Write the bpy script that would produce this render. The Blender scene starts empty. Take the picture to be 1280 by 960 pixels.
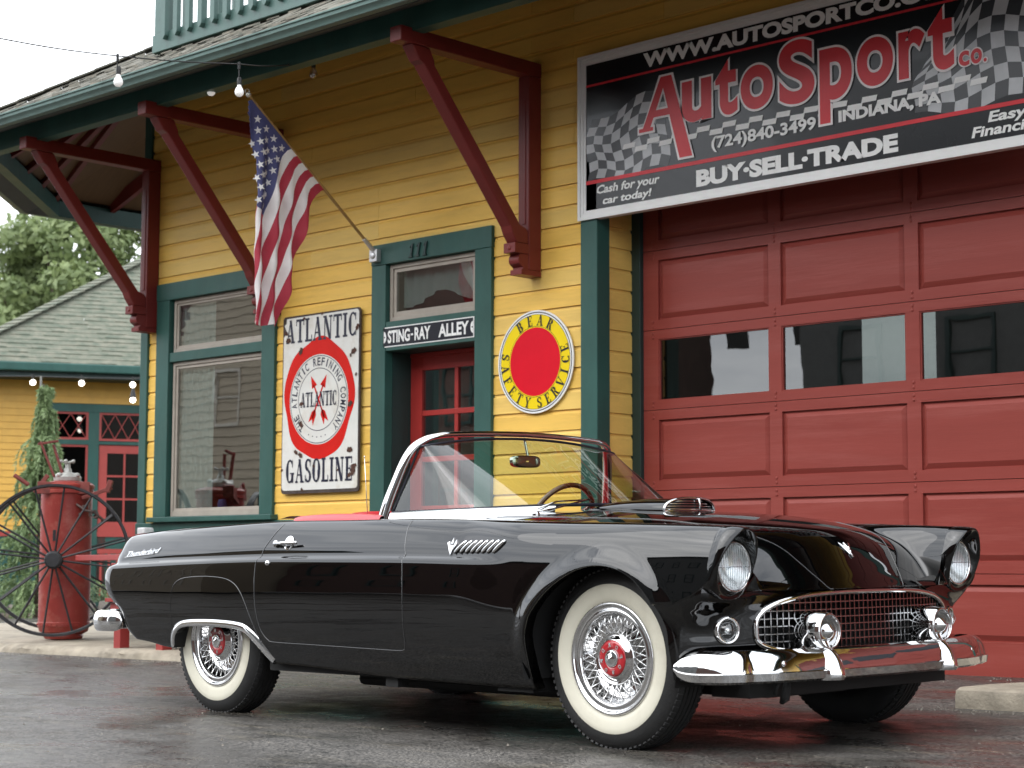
import bpy, bmesh, math, random
import numpy as np
from mathutils import Vector, Matrix
random.seed(7)
S = bpy.context.scene
COL = S.collection
PI = math.pi
# ---------------------------------------------------------------- camera
cam_d = bpy.data.cameras.new("camera"); cam = bpy.data.objects.new("camera", cam_d); COL.objects.link(cam)
cam_d.sensor_width = 36; cam_d.lens = 65.23; cam_d.clip_start = .1; cam_d.clip_end = 2000
YAW, PIT, ROL = -.771959, .0972783, .002723
_f = Vector((math.sin(YAW)*math.cos(PIT), math.cos(YAW)*math.cos(PIT), math.sin(PIT)))
_r = Vector((math.cos(YAW), -math.sin(YAW), 0)); _u = _r.cross(_f)
_r2 = math.cos(ROL)*_r + math.sin(ROL)*_u; _u2 = -math.sin(ROL)*_r + math.cos(ROL)*_u
CM = Matrix((_r2, _u2, -_f)).transposed().to_4x4(); CM.translation = (0, 0, .6834)
cam.matrix_world = CM
cam_d.dof.use_dof = True; cam_d.dof.focus_distance = 8.6; cam_d.dof.aperture_fstop = 5.6
S.camera = cam
# ---------------------------------------------------------------- sky, sun, exposure
SUN_EL, SUN_AZ = math.radians(52), math.radians(200)
W = bpy.data.worlds.new("World"); S.world = W; W.use_nodes = True
nt = W.node_tree; nt.nodes.clear()
out = nt.nodes.new("ShaderNodeOutputWorld"); bg = nt.nodes.new("ShaderNodeBackground")
sky = nt.nodes.new("ShaderNodeTexSky"); sky.sky_type = 'NISHITA'; sky.sun_disc = False
sky.sun_elevation = SUN_EL; sky.sun_rotation = SUN_AZ; sky.air_density = 1.3; sky.dust_density = 4.0; sky.ozone_density = .6
hsv = nt.nodes.new("ShaderNodeHueSaturation"); hsv.inputs['Saturation'].default_value = .10; hsv.inputs['Value'].default_value = 1.0
# layered overcast: soft cloud bands, the same all round the sky
tc = nt.nodes.new("ShaderNodeTexCoord"); mp = nt.nodes.new("ShaderNodeMapping"); mp.inputs['Scale'].default_value = (1.2, 1.2, 9)
nz = nt.nodes.new("ShaderNodeTexNoise"); nz.inputs['Scale'].default_value = 2.2; nz.inputs['Detail'].default_value = 7; nz.inputs['Roughness'].default_value = .6
rp = nt.nodes.new("ShaderNodeValToRGB"); rp.color_ramp.elements[0].position = .33; rp.color_ramp.elements[0].color = (.50, .53, .58, 1)
rp.color_ramp.elements[1].position = .66; rp.color_ramp.elements[1].color = (1, 1, 1, 1)
mx = nt.nodes.new("ShaderNodeMixRGB"); mx.blend_type = 'MULTIPLY'; mx.inputs[0].default_value = .85
flat = nt.nodes.new("ShaderNodeMixRGB"); flat.blend_type = 'MIX'; flat.inputs[0].default_value = .72; flat.inputs[2].default_value = (9.2, 9.5, 9.9, 1)
nt.links.new(sky.outputs[0], hsv.inputs['Color']); nt.links.new(hsv.outputs[0], flat.inputs[1]); nt.links.new(flat.outputs[0], mx.inputs[1])
nt.links.new(tc.outputs['Generated'], mp.inputs[0]); nt.links.new(mp.outputs[0], nz.inputs['Vector'])
nt.links.new(nz.outputs[0], rp.inputs[0]); nt.links.new(rp.outputs[0], mx.inputs[2])
nt.links.new(mx.outputs[0], bg.inputs[0]); bg.inputs[1].default_value = .13
nt.links.new(bg.outputs[0], out.inputs[0])
sd = bpy.data.lights.new("sun", 'SUN'); sd.energy = .6; sd.angle = math.radians(70); sd.color = (1, .97, .92)
so = bpy.data.objects.new("sun", sd); COL.objects.link(so)
sdir = Vector((math.sin(SUN_AZ)*math.cos(SUN_EL), math.cos(SUN_AZ)*math.cos(SUN_EL), math.sin(SUN_EL)))
so.rotation_euler = sdir.to_track_quat('Z', 'Y').to_euler(); so.location = (0, -5, 20)
S.view_settings.view_transform = 'Standard'; S.view_settings.look = 'None'; S.view_settings.gamma = 1; S.view_settings.use_curve_mapping = False
S.view_settings.exposure = 1.62
S.cycles.max_bounces = 8; S.cycles.glossy_bounces = 5; S.cycles.transmission_bounces = 6; S.cycles.transparent_max_bounces = 12
S.cycles.use_denoising = True; S.cycles.caustics_reflective = False; S.cycles.caustics_refractive = False

# ---------------------------------------------------------------- materials
def rgb(c): return (c[0], c[1], c[2], 1)
def mat(name, col, rough=.6, metal=0.0, var=.12, vscale=6.0, bump=0.0, bscale=60.0, coat=0.0, spec=.5, stretch=None, dirt=None, dirt_amt=.0, dscale=2.0, rvar=0.0, hue=None):
    m = bpy.data.materials.new(name); m.use_nodes = True; t = m.node_tree; N = t.nodes; L = t.links
    b = N['Principled BSDF']; b.inputs['Roughness'].default_value = rough; b.inputs['Metallic'].default_value = metal
    b.inputs['Coat Weight'].default_value = coat; b.inputs['Coat Roughness'].default_value = .03; b.inputs['Specular IOR Level'].default_value = spec
    co = N.new("ShaderNodeTexCoord"); src = co.outputs['Object']
    if stretch:
        mm = N.new("ShaderNodeMapping"); mm.inputs['Scale'].default_value = stretch; L.new(src, mm.inputs[0]); src = mm.outputs[0]
    if var > 0:
        n = N.new("ShaderNodeTexNoise"); n.inputs['Scale'].default_value = vscale; n.inputs['Detail'].default_value = 8; n.inputs['Roughness'].default_value = .62; L.new(src, n.inputs['Vector'])
        r = N.new("ShaderNodeValToRGB"); e = r.color_ramp.elements; e[0].position = .28; e[1].position = .74
        e[0].color = rgb([c*(1-var) for c in col]); e[1].color = rgb([min(1, c*(1+var)) for c in (hue or col)])
        L.new(n.outputs[0], r.inputs[0]); c = r.outputs[0]
        if dirt:
            n2 = N.new("ShaderNodeTexNoise"); n2.inputs['Scale'].default_value = dscale; n2.inputs['Detail'].default_value = 10; n2.inputs['Roughness'].default_value = .75; L.new(src, n2.inputs['Vector'])
            r2 = N.new("ShaderNodeValToRGB"); r2.color_ramp.elements[0].position = .5; r2.color_ramp.elements[1].position = .72; r2.color_ramp.elements[1].color = (dirt_amt,)*3+(1,)
            L.new(n2.outputs[0], r2.inputs[0]); x = N.new("ShaderNodeMixRGB"); L.new(r2.outputs[0], x.inputs[0]); L.new(c, x.inputs[1]); x.inputs[2].default_value = rgb(dirt); c = x.outputs[0]
        L.new(c, b.inputs['Base Color'])
        if rvar:
            mr = N.new("ShaderNodeMapRange"); mr.inputs['To Min'].default_value = max(.02, rough-rvar); mr.inputs['To Max'].default_value = min(1, rough+rvar); L.new(n.outputs[0], mr.inputs[0]); L.new(mr.outputs[0], b.inputs['Roughness'])
    else: b.inputs['Base Color'].default_value = rgb(col)
    if bump:
        n = N.new("ShaderNodeTexNoise"); n.inputs['Scale'].default_value = bscale; n.inputs['Detail'].default_value = 6; L.new(src, n.inputs['Vector'])
        bb = N.new("ShaderNodeBump"); bb.inputs['Strength'].default_value = bump; bb.inputs['Distance'].default_value = .004; L.new(n.outputs[0], bb.inputs['Height']); L.new(bb.outputs[0], b.inputs['Normal'])
    return m
YEL = (.80, .50, .105); GRN = (.028, .088, .074); RED = (.27, .032, .028)
m_yel = mat("yellow paint", YEL, .42, var=.10, vscale=3, bump=.25, bscale=40, stretch=(.35, 1, 3), dirt=(.45, .25, .06), dirt_amt=.35, dscale=5, spec=0.25)
m_yel2 = mat("yellow paint faded", (.79, .53, .14), .45, var=.10, vscale=2.4, bump=.25, bscale=36, stretch=(.35, 1, 3), dirt=(.42, .24, .07), dirt_amt=.3, dscale=4, spec=0.25)
m_grn = mat("green paint", GRN, .42, var=.16, vscale=5, bump=.25, bscale=30, stretch=(1, 1, .4), dirt=(.05, .10, .08), dirt_amt=.6, dscale=3, rvar=.12, spec=0.3)
m_grnl = mat("pale green paint", (.11, .18, .16), .45, var=.12, vscale=5, bump=.15, bscale=30, dirt=(.05, .07, .06), dirt_amt=.6, dscale=4, spec=0.3)
m_gdk = mat("dark green paint", (.012, .035, .032), .5, var=.15, vscale=4, bump=.2)
m_mar = mat("maroon paint", (.15, .021, .018), .36, var=.15, vscale=4, bump=.25, bscale=24, rvar=.1, spec=0.3)
m_garage = mat("garage door red paint", (.255, .050, .039), .38, var=.10, vscale=2.5, bump=.16, bscale=38, stretch=(.22, 1, 3.2), dirt=(.33, .09, .075), dirt_amt=.85, dscale=1.7, rvar=.12, spec=0.22)
m_red = mat("red paint", (.36, .035, .03), .42, var=.12, vscale=4, bump=.2, spec=0.25)
m_redp = mat("red iron paint", (.27, .036, .028), .45, var=.16, vscale=4, bump=.3, bscale=25, dirt=(.36, .12, .09), dirt_amt=.8, dscale=6, rvar=.12, spec=0.3)
m_tan = mat("tan window sash", (.36, .32, .27), .5, var=.12, vscale=8, bump=.2, spec=0.3)
m_conc = mat("concrete", (.30, .26, .20), .85, var=.28, vscale=7, bump=1.0, bscale=55, dirt=(.13, .11, .085), dirt_amt=.9, dscale=2.5)
m_shing = mat("roof shingles", (.125, .14, .115), .9, var=.35, vscale=14, bump=.8, bscale=120, hue=(.17, .15, .12))
m_shing2 = mat("green grey shingles", (.085, .115, .08), .9, var=.30, vscale=6, bump=.8, bscale=100, hue=(.13, .125, .095))
m_wht = mat("white enamel", (.70, .70, .66), .22, var=.07, vscale=3, dirt=(.48, .40, .28), dirt_amt=.55, dscale=3.5, coat=.3)
m_blk = mat("black print", (.012, .013, .02), .35, var=.2, vscale=9, spec=0.3)
m_navy = mat("navy enamel", (.012, .014, .035), .3, var=.35, vscale=12, dirt=(.25, .25, .25), dirt_amt=.12, dscale=8)
m_rust = mat("rust", (.07, .03, .018), .9, var=.5, vscale=60)
m_enr = mat("red enamel", (.58, .014, .010), .25, var=.10, vscale=4, spec=0.25)
m_sgnred = mat("sign red", (.66, .008, .022), .3, var=.05, spec=0.15)
m_sgny = mat("sign yellow", (.83, .62, .01), .3, var=.05, spec=0.2)
m_whp = mat("white print", (.80, .80, .78), .4, var=.03, spec=0.2)
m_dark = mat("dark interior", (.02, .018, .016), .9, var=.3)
m_iron = mat("black iron", (.028, .028, .03), .5, metal=.3, var=.3, vscale=20, bump=.3, rvar=.15)
m_bark = mat("bark", (.07, .05, .035), .9, var=.4, vscale=20, bump=1, bscale=30)

def glass(name, col=(.75, .85, .82), opac=.12, rough=.0, refl=1.0):
    m = bpy.data.materials.new(name); m.use_nodes = True; t = m.node_tree; N = t.nodes; L = t.links; N.clear()
    o = N.new("ShaderNodeOutputMaterial"); tr = N.new("ShaderNodeBsdfTransparent"); tr.inputs[0].default_value = rgb(col)
    g = N.new("ShaderNodeBsdfGlossy"); g.inputs['Roughness'].default_value = rough; lw = N.new("ShaderNodeLayerWeight"); lw.inputs[0].default_value = .5; pw = N.new("ShaderNodeMath"); pw.operation = 'POWER'; pw.inputs[1].default_value = 5; fr = N.new("ShaderNodeMath"); fr.operation = 'MULTIPLY_ADD'; fr.inputs[1].default_value = .96; fr.inputs[2].default_value = .042; L.new(lw.outputs['Facing'], pw.inputs[0]); L.new(pw.outputs[0], fr.inputs[0])
    a = N.new("ShaderNodeMath"); a.operation = 'MULTIPLY_ADD'; a.inputs[1].default_value = refl; a.inputs[2].default_value = opac; a.use_clamp = True
    co = N.new("ShaderNodeTexCoord"); n = N.new("ShaderNodeTexNoise"); n.inputs['Scale'].default_value = 2.2; bp = N.new("ShaderNodeBump"); bp.inputs['Strength'].default_value = .05; bp.inputs['Distance'].default_value = .012
    L.new(co.outputs['Object'], n.inputs['Vector']); L.new(n.outputs[0], bp.inputs['Height']); L.new(bp.outputs[0], g.inputs['Normal'])
    x = N.new("ShaderNodeMixShader"); L.new(fr.outputs[0], a.inputs[0]); L.new(a.outputs[0], x.inputs[0]); L.new(tr.outputs[0], x.inputs[1]); L.new(g.outputs[0], x.inputs[2]); L.new(x.outputs[0], o.inputs[0])
    return m
m_pane = glass("window glass", (.8, .85, .83), .24, refl=1.6)
m_gpane = glass("garage glass", (.30, .32, .31), .07, refl=1.3)
def emis(name, col, st, base=(.9, .9, .88)):
    m = mat(name, base, .35, var=0); b = m.node_tree.nodes['Principled BSDF']; b.inputs['Emission Color'].default_value = rgb(col); b.inputs['Emission Strength'].default_value = st; return m
m_bulb = emis("frosted bulb", (1, .98, .95), .12, (.7, .7, .68)); m_clear = glass("clear bulb glass", (.75, .72, .66), .25)
m_lit = emis("lit bulb", (1, .93, .82), 3.0)

# ---------------------------------------------------------------- mesh building
def V(*a): return Vector(a)
class MB:
    def __init__(s): s.v = []; s.f = []; s.m = []; s.k = 0
    def add(s, vs, fs, mi=None):
        o = len(s.v); s.v += [tuple(p) for p in vs]; s.f += [tuple(o+i for i in f) for f in fs]; s.m += [s.k if mi is None else mi]*len(fs); return s
    def box(s, x0, x1, y0, y1, z0, z1):
        return s.add([(x0,y0,z0),(x1,y0,z0),(x1,y1,z0),(x0,y1,z0),(x0,y0,z1),(x1,y0,z1),(x1,y1,z1),(x0,y1,z1)],
                     [(0,3,2,1),(4,5,6,7),(0,1,5,4),(1,2,6,5),(2,3,7,6),(3,0,4,7)])
    def beam(s, p, q, w, h, up=(0,0,1)):
        p, q, up = Vector(p), Vector(q), Vector(up); d = (q-p).normalized(); a = d.cross(up).normalized()*(w/2); b = a.cross(d).normalized()*(h/2)
        vs = [p-a-b, p+a-b, p+a+b, p-a+b, q-a-b, q+a-b, q+a+b, q-a+b]
        return s.add(vs, [(3,2,1,0),(4,5,6,7),(0,1,5,4),(1,2,6,5),(2,3,7,6),(3,0,4,7)])
    def tube(s, pts, r, n=8, closed=False, caps=True, up=(0,0,1)):
        pts = [Vector(p) for p in pts]; N = len(pts); rs = r if hasattr(r, '__len__') else [r]*N; vs = []
        prev = None
        for i, p in enumerate(pts):
            a = pts[(i-1) % N] if (closed or i > 0) else p; b = pts[(i+1) % N] if (closed or i < N-1) else p
            d = (b-a).normalized()
            if prev is None:
                u = Vector(up); 
                if abs(u.dot(d)) > .95: u = Vector((1, 0, 0))
                x = d.cross(u).normalized()
            else:
                x = (prev - d*prev.dot(d)).normalized()
            prev = x; y = d.cross(x)
            vs += [p + (x*math.cos(2*PI*k/n) + y*math.sin(2*PI*k/n))*rs[i] for k in range(n)]
        fs = []
        for i in range(N if closed else N-1):
            j = (i+1) % N
            fs += [(i*n+k, i*n+(k+1) % n, j*n+(k+1) % n, j*n+k) for k in range(n)]
        if caps and not closed: fs += [tuple(range(n))[::-1], tuple((N-1)*n+k for k in range(n))]
        return s.add(vs, fs)
    def lathe(s, prof, c=(0,0,0), ax=(0,0,1), n=32, ref=None, close=False, a0=0, a1=2*PI):
        ax = Vector(ax).normalized(); ref = Vector(ref) if ref else (Vector((1,0,0)) if abs(ax.x) < .9 else Vector((0,1,0)))
        x = (ref - ax*ref.dot(ax)).normalized(); y = ax.cross(x); c = Vector(c); full = abs(a1-a0-2*PI) < 1e-6; nn = n if full else n+1
        vs = [c + ax*z + (x*math.cos(a0+(a1-a0)*k/n) + y*math.sin(a0+(a1-a0)*k/n))*r for r, z in prof for k in range(nn)]
        fs = []
        P = len(prof)
        for i in range(P if close else P-1):
            j = (i+1) % P
            for k in range(n):
                k2 = (k+1) % nn
                fs.append((i*nn+k, i*nn+k2, j*nn+k2, j*nn+k))
        return s.add(vs, fs)
    def prism(s, poly, o, ux, uy, uz, d):
        """polygon in plane (ux,uy) at o, extruded d along uz"""
        o, ux, uy, uz = Vector(o), Vector(ux), Vector(uy), Vector(uz); n = len(poly)
        a = [o+ux*p[0]+uy*p[1] for p in poly]; b = [p+uz*d for p in a]
        return s.add(a+b, [tuple(range(n))[::-1], tuple(range(n, 2*n))] + [(i, (i+1) % n, n+(i+1) % n, n+i) for i in range(n)])
    def grid(s, P, closeu=False, closev=False):
        nu, nv = len(P), len(P[0]); fs = []
        for i in range(nu if closeu else nu-1):
            for j in range(nv if closev else nv-1):
                a, b = i, (i+1) % nu; c, d = j, (j+1) % nv
                fs.append((a*nv+c, b*nv+c, b*nv+d, a*nv+d))
        return s.add([p for row in P for p in row], fs)
    def sphere(s, c, r, n=14, sc=(1,1,1)):
        c = Vector(c); P = []
        for i in range(n//2+1):
            t = PI*i/(n//2); P.append([(c.x+r*sc[0]*math.sin(t)*math.cos(2*PI*k/n), c.y+r*sc[1]*math.sin(t)*math.sin(2*PI*k/n), c.z+r*sc[2]*math.cos(t)) for k in range(n)])
        return s.grid(P, closev=True)
def mesh_of(mb, name, mats, smooth=False, fixn=True, ang=35):
    me = bpy.data.meshes.new(name); me.from_pydata(mb.v, [], mb.f)
    for m in (mats if isinstance(mats, (list, tuple)) else [mats]): me.materials.append(m)
    if any(mb.m): me.polygons.foreach_set('material_index', mb.m)
    if fixn:
        b = bmesh.new(); b.from_mesh(me); bmesh.ops.remove_doubles(b, verts=b.verts, dist=1e-5) if fixn == 2 else None
        bmesh.ops.recalc_face_normals(b, faces=b.faces); b.to_mesh(me); b.free()
    if smooth:
        me.polygons.foreach_set('use_smooth', [True]*len(me.polygons))
        if smooth != 'all': me.set_sharp_from_angle(angle=math.radians(ang))
    me.update(); return me
def thing(name, label=None, cat=None, loc=(0,0,0), group=None, rot=None):
    o = bpy.data.objects.new(name, None); COL.objects.link(o); o.empty_display_size = .1
    o.matrix_world = Matrix.Translation(loc) @ (rot.to_4x4() if rot else Matrix()); return tag(o, label, cat, group)
def tag(o, label=None, cat=None, group=None, kind=None):
    if label: o['label'] = label
    if cat: o['category'] = cat
    if group: o['group'] = group
    if kind: o['kind'] = kind
    return o
def build(mb, name, mats, parent=None, smooth=False, bevel=0.0, local=False, origin=None, fixn=True, ang=35, kind=None, label=None):
    if len(mb.v) == 0: return None
    if not local:
        if parent is not None:
            W_ = parent
            M_ = parent.matrix_world if parent.parent is None else parent.parent.matrix_world @ parent.matrix_local
            inv = M_.inverted(); mb.v = [tuple(inv @ Vector(p)) for p in mb.v]
        elif origin is not None:
            mb.v = [(p[0]-origin[0], p[1]-origin[1], p[2]-origin[2]) for p in mb.v]
    me = mesh_of(mb, name, mats, smooth, fixn, ang); o = bpy.data.objects.new(name, me); COL.objects.link(o)
    if parent is not None: o.parent = parent
    elif origin is not None: o.location = origin
    if bevel:
        bv = o.modifiers.new("bevel", 'BEVEL'); bv.width = bevel; bv.segments = 2; bv.limit_method = 'ANGLE'; bv.angle_limit = math.radians(40)
        if smooth is False: pass
    if kind: o['kind'] = kind
    if label: o['label'] = label
    return o
def islands(mb, name, mats, parent, **k):
    """every separate piece of the mesh (each letter) becomes an object of its own"""
    n = len(mb.v); par = list(range(n))
    def find(a):
        while par[a] != a: par[a] = par[par[a]]; a = par[a]
        return a
    for f in mb.f:
        for v in f[1:]: par[find(v)] = find(f[0])
    gr = {}
    for f in mb.f: gr.setdefault(find(f[0]), []).append(f)
    for fs in gr.values():
        used = sorted({v for f in fs for v in f}); ix = {v: i for i, v in enumerate(used)}; m = MB(); m.add([mb.v[v] for v in used], [tuple(ix[v] for v in f) for f in fs]); build(m, name, mats, parent, **k)
def copy_tree(o, parent=None):
    c = o.copy(); COL.objects.link(c); c.parent = parent
    for ch in o.children: copy_tree(ch, c)
    return c
# ---------------------------------------------------------------- lettering
_glyph = {}
def text_mesh(body, off=0.0, res=None):
    res = res or (12 if len(body) == 1 else 4)
    k = (body, off, res)
    if k in _glyph: return _glyph[k]
    cu = bpy.data.curves.new("lettering", 'FONT'); cu.body = body; cu.offset = off; cu.resolution_u = res; cu.extrude = 0; cu.fill_mode = 'FRONT'
    o = bpy.data.objects.new("lettering", cu); COL.objects.link(o); dg = bpy.context.evaluated_depsgraph_get(); dg.update()
    me = bpy.data.meshes.new_from_object(o.evaluated_get(dg)); vs = np.array([v.co[:] for v in me.vertices]) if len(me.vertices) else np.zeros((0, 3)); fs = [tuple(p.vertices) for p in me.polygons]
    bpy.data.objects.remove(o); bpy.data.curves.remove(cu); bpy.data.meshes.remove(me)
    _glyph[k] = (vs, fs); return _glyph[k]
def put_text(mb, body, x0, x1, y0, y1, o, ux, uy, off=0.0, shear=0.0, z=None, rot=0.0, natural=False):
    """fit the lettering into the box x0..x1, y0..y1 of the plane (ux,uy) at o"""
    vs, fs = text_mesh(body, off)
    if not len(vs): return
    lo, hi = vs.min(0), vs.max(0); o, ux, uy = Vector(o), Vector(ux), Vector(uy)
    sx = (x1-x0)/(hi[0]-lo[0]); sy = (y1-y0)/(hi[1]-lo[1])
    P = []
    for v in vs:
        a = (v[0]-lo[0])*sx; b = (v[1]-lo[1])*sy; a += shear*b; a += x0; b += y0
        P.append(o+ux*a+uy*b)
    mb.add(P, fs)
# serif capitals drawn as strokes, unit height
TT, tt, SH = .24, .09, .085
def _arc(cx, cy, rx, ry, a0, a1, wf, n=14):
    A, B = [], []
    for i in range(n+1):
        a = math.radians(a0+(a1-a0)*i/n); w = wf(a); A.append((cx+rx*math.cos(a), cy+ry*math.sin(a))); B.append((cx+(rx-w)*math.cos(a), cy+(ry-min(w, .09)*1.0)*math.sin(a)))
    return [[A[i], A[i+1], B[i+1], B[i]] for i in range(n)]
def _r(x0, x1, y0, y1): return [[(x0,y0),(x1,y0),(x1,y1),(x0,y1)]]
def _d(xa, ya, xb, yb, w): return [[(xa-w/2,ya),(xa+w/2,ya),(xb+w/2,yb),(xb-w/2,yb)]]
_thk = lambda a: tt+(TT-tt)*abs(math.cos(a))**1.5
def serif(ch):
    s = []
    if ch == 'I': s = _r(.1,.3,0,1)+_r(0,.4,0,SH)+_r(0,.4,1-SH,1); w = .4
    elif ch == 'T': s = _r(.26,.46,0,1)+_r(0,.72,1-SH-.02,1)+_r(0,.06,.72,1)+_r(.66,.72,.72,1)+_r(.16,.56,0,SH); w = .72
    elif ch == 'L': s = _r(.08,.28,0,1)+_r(0,.38,1-SH,1)+_r(0,.62,0,SH+.01)+_r(.56,.62,0,.28); w = .62
    elif ch == 'A': s = _d(.10,0,.38,1,.08)+_d(.62,0,.38,1,.2)+_r(.18,.56,.3,.37)+_r(0,.24,0,SH)+_r(.46,.8,0,SH); w = .8
    elif ch == 'V': s = _d(.38,0,.10,1,.2)+_d(.38,0,.64,1,.08)+_r(0,.28,1-SH,1)+_r(.52,.76,1-SH,1); w = .76
    elif ch == 'Y': s = _d(.36,.45,.10,1,.19)+_d(.36,.45,.62,1,.08)+_r(.27,.45,0,.5)+_r(0,.26,1-SH,1)+_r(.5,.74,1-SH,1)+_r(.17,.55,0,SH); w = .74
    elif ch == 'N': s = _r(.09,.17,0,1)+_r(.61,.69,0,1)+[[(.06,1),(.28,1),(.70,0),(.5,0)]]+_r(0,.26,0,SH)+_r(0,.2,1-SH,1)+_r(.5,.8,1-SH,1); w = .8
    elif ch == 'O': s = _arc(.37,.5,.37,.5,0,360,_thk,28); w = .74
    elif ch == 'C': s = _arc(.37,.5,.37,.5,48,312,_thk,20)+_r(.58,.64,.66,.97)+_r(.58,.64,.03,.24); w = .66
    elif ch == 'G': s = _arc(.37,.5,.37,.5,48,318,_thk,20)+_r(.58,.64,.66,.97)+_r(.52,.70,0.02,.42)+_r(.42,.78,.38,.44); w = .78
    elif ch == 'S': s = _arc(.29,.73,.29,.27,30,250,lambda a: tt+.09*abs(math.cos(a)),12)+_arc(.29,.27,.29,.27,-150,90,lambda a: tt+.09*abs(math.cos(a)),12)+[[(.10,.62),(.2,.68),(.52,.42),(.42,.34)]]+_r(.48,.54,.68,.97)+_r(.03,.09,.03,.32); w = .58
    elif ch in 'EF':
        s = _r(.08,.28,0,1)+_r(0,.36,1-SH,1)+_r(.2,.62,1-SH,1)+_r(.56,.62,.72,1)+_r(.2,.48,.48,.54)+_r(.43,.48,.38,.64); w = .64
        s += (_r(0,.62,0,SH)+_r(.56,.62,0,.28)) if ch == 'E' else _r(0,.4,0,SH)
    elif ch in 'BR':
        s = _r(.08,.28,0,1)+_r(0,.36,1-SH,1)+_r(0,.36,0,SH)+_r(.28,.4,1-SH,1)+_r(.28,.4,.48,.55)+_arc(.38,.76,.26,.24,-90,90,_thk,10); w = .7
        s += (_r(.28,.4,0,SH)+_arc(.38,.27,.3,.27,-90,90,_thk,10)) if ch == 'B' else ([[(.34,.5),(.50,.5),(.72,.0),(.5,.0)]]+_r(.5,.78,0,SH))
        if ch == 'R': w = .78
    else: w = .5
    return s, w
def put_serif(mb, ch, x0, x1, y0, y1, fr, lift=.00012):
    """fr(a,b,c) maps letter-plane coordinates to a 3-D point"""
    s, w = serif(ch)
    for i, q in enumerate(s):
        P = [fr(x0+(x1-x0)*p[0]/w, y0+(y1-y0)*p[1], lift*i) for p in q]; mb.add(P, [(0,1,2,3)])
def disc(mb, c, r, ux, uy, n=48, r0=0.0, z=(0,0,0), rf=None):
    c, ux, uy = Vector(c)+Vector(z), Vector(ux), Vector(uy); A, B = [], []
    for k in range(n):
        a = 2*PI*k/n; q = (rf(a) if rf else 1.0); A.append(c+(ux*math.cos(a)+uy*math.sin(a))*r*q); B.append(c+(ux*math.cos(a)+uy*math.sin(a))*r0)
    if r0 > 0: mb.add(A+B, [(k, (k+1) % n, n+(k+1) % n, n+k) for k in range(n)])
    else: mb.add(A, [tuple(range(n))])
# ================================================================ THE GROUND
def zg(x, y):
    x = min(2.0, max(-16.0, x)); y = min(9.6, max(-4.0, y)); return .0059*(x+4.63) + .0142*(y-5.29)
def ground():
    xs = [-900,-300,-120,-60,-40,-30,-24,-20] + [-16+.5*i for i in range(37)] + [4,8,16,40,120,400]
    ys = [-400,-120,-40,-20,-10] + [-4+.5*i for i in range(28)] + [9.6,10.5,12,14,18,22,26,32,40,80,200,900]
    mb = MB(); mb.grid([[(x, y, zg(x, y)) for y in ys] for x in xs])
    m = mat("wet asphalt", (.034, .032, .031), .55, var=.35, vscale=1.3)
    t = m.node_tree; N = t.nodes; L = t.links; b = N['Principled BSDF']; co = N.new("ShaderNodeTexCoord")
    def noise(sc, det=6, ro=.6, st=None):
        n = N.new("ShaderNodeTexNoise"); n.inputs['Scale'].default_value = sc; n.inputs['Detail'].default_value = det; n.inputs['Roughness'].default_value = ro
        if st:
            q = N.new("ShaderNodeMapping"); q.inputs['Scale'].default_value = st; L.new(co.outputs['Object'], q.inputs[0]); L.new(q.outputs[0], n.inputs['Vector'])
        else: L.new(co.outputs['Object'], n.inputs['Vector'])
        return n
    def ramp(src, p0, c0, p1, c1):
        r = N.new("ShaderNodeValToRGB"); e = r.color_ramp.elements; e[0].position = p0; e[1].position = p1; e[0].color = rgb(c0); e[1].color = rgb(c1); L.new(src, r.inputs[0]); return r.outputs[0]
    big = noise(.75, 9, .68, (1, 1.6, 1)); fine = noise(95, 3, .6); mid = noise(9, 6, .7); streak = noise(1.7, 8, .7, (.7, 4.5, 1))
    base = ramp(big.outputs[0], .34, (.080, .076, .071), .68, (.026, .025, .024))
    tan = ramp(streak.outputs[0], .54, (0, 0, 0), .72, (.6, .6, .6)); x1 = N.new("ShaderNodeMixRGB"); L.new(tan, x1.inputs[0]); L.new(base, x1.inputs[1]); x1.inputs[2].default_value = (.13, .115, .09, 1)
    ag = ramp(fine.outputs[0], .42, (.30, .30, .30), .66, (2.7, 2.62, 2.5)); x2 = N.new("ShaderNodeMixRGB"); x2.blend_type = 'MULTIPLY'; x2.inputs[0].default_value = 1; L.new(x1.outputs[0], x2.inputs[1]); L.new(ag, x2.inputs[2])
    L.new(x2.outputs[0], b.inputs['Base Color'])
    b.inputs['Specular IOR Level'].default_value = .26; wet = ramp(big.outputs[0], .38, (.70,)*3, .62, (.16,)*3); w2 = ramp(mid.outputs[0], .35, (.75,)*3, .65, (1.25,)*3); x3 = N.new("ShaderNodeMixRGB"); x3.blend_type = 'MULTIPLY'; x3.inputs[0].default_value = 1; L.new(wet, x3.inputs[1]); L.new(w2, x3.inputs[2]); L.new(x3.outputs[0], b.inputs['Roughness'])
    vo = N.new("ShaderNodeTexVoronoi"); vo.inputs['Scale'].default_value = 120; L.new(co.outputs['Object'], vo.inputs['Vector'])
    bp = N.new("ShaderNodeBump"); bp.inputs['Strength'].default_value = .5; bp.inputs['Distance'].default_value = .0022; L.new(vo.outputs['Distance'], bp.inputs['Height'])
    bp2 = N.new("ShaderNodeBump"); bp2.inputs['Strength'].default_value = .3; bp2.inputs['Distance'].default_value = .012; L.new(mid.outputs[0], bp2.inputs['Height']); L.new(bp.outputs[0], bp2.inputs['Normal']); L.new(bp2.outputs[0], b.inputs['Normal'])
    o = build(mb, "asphalt_lot", m, smooth='all'); o['kind'] = 'structure'
ground()
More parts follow.
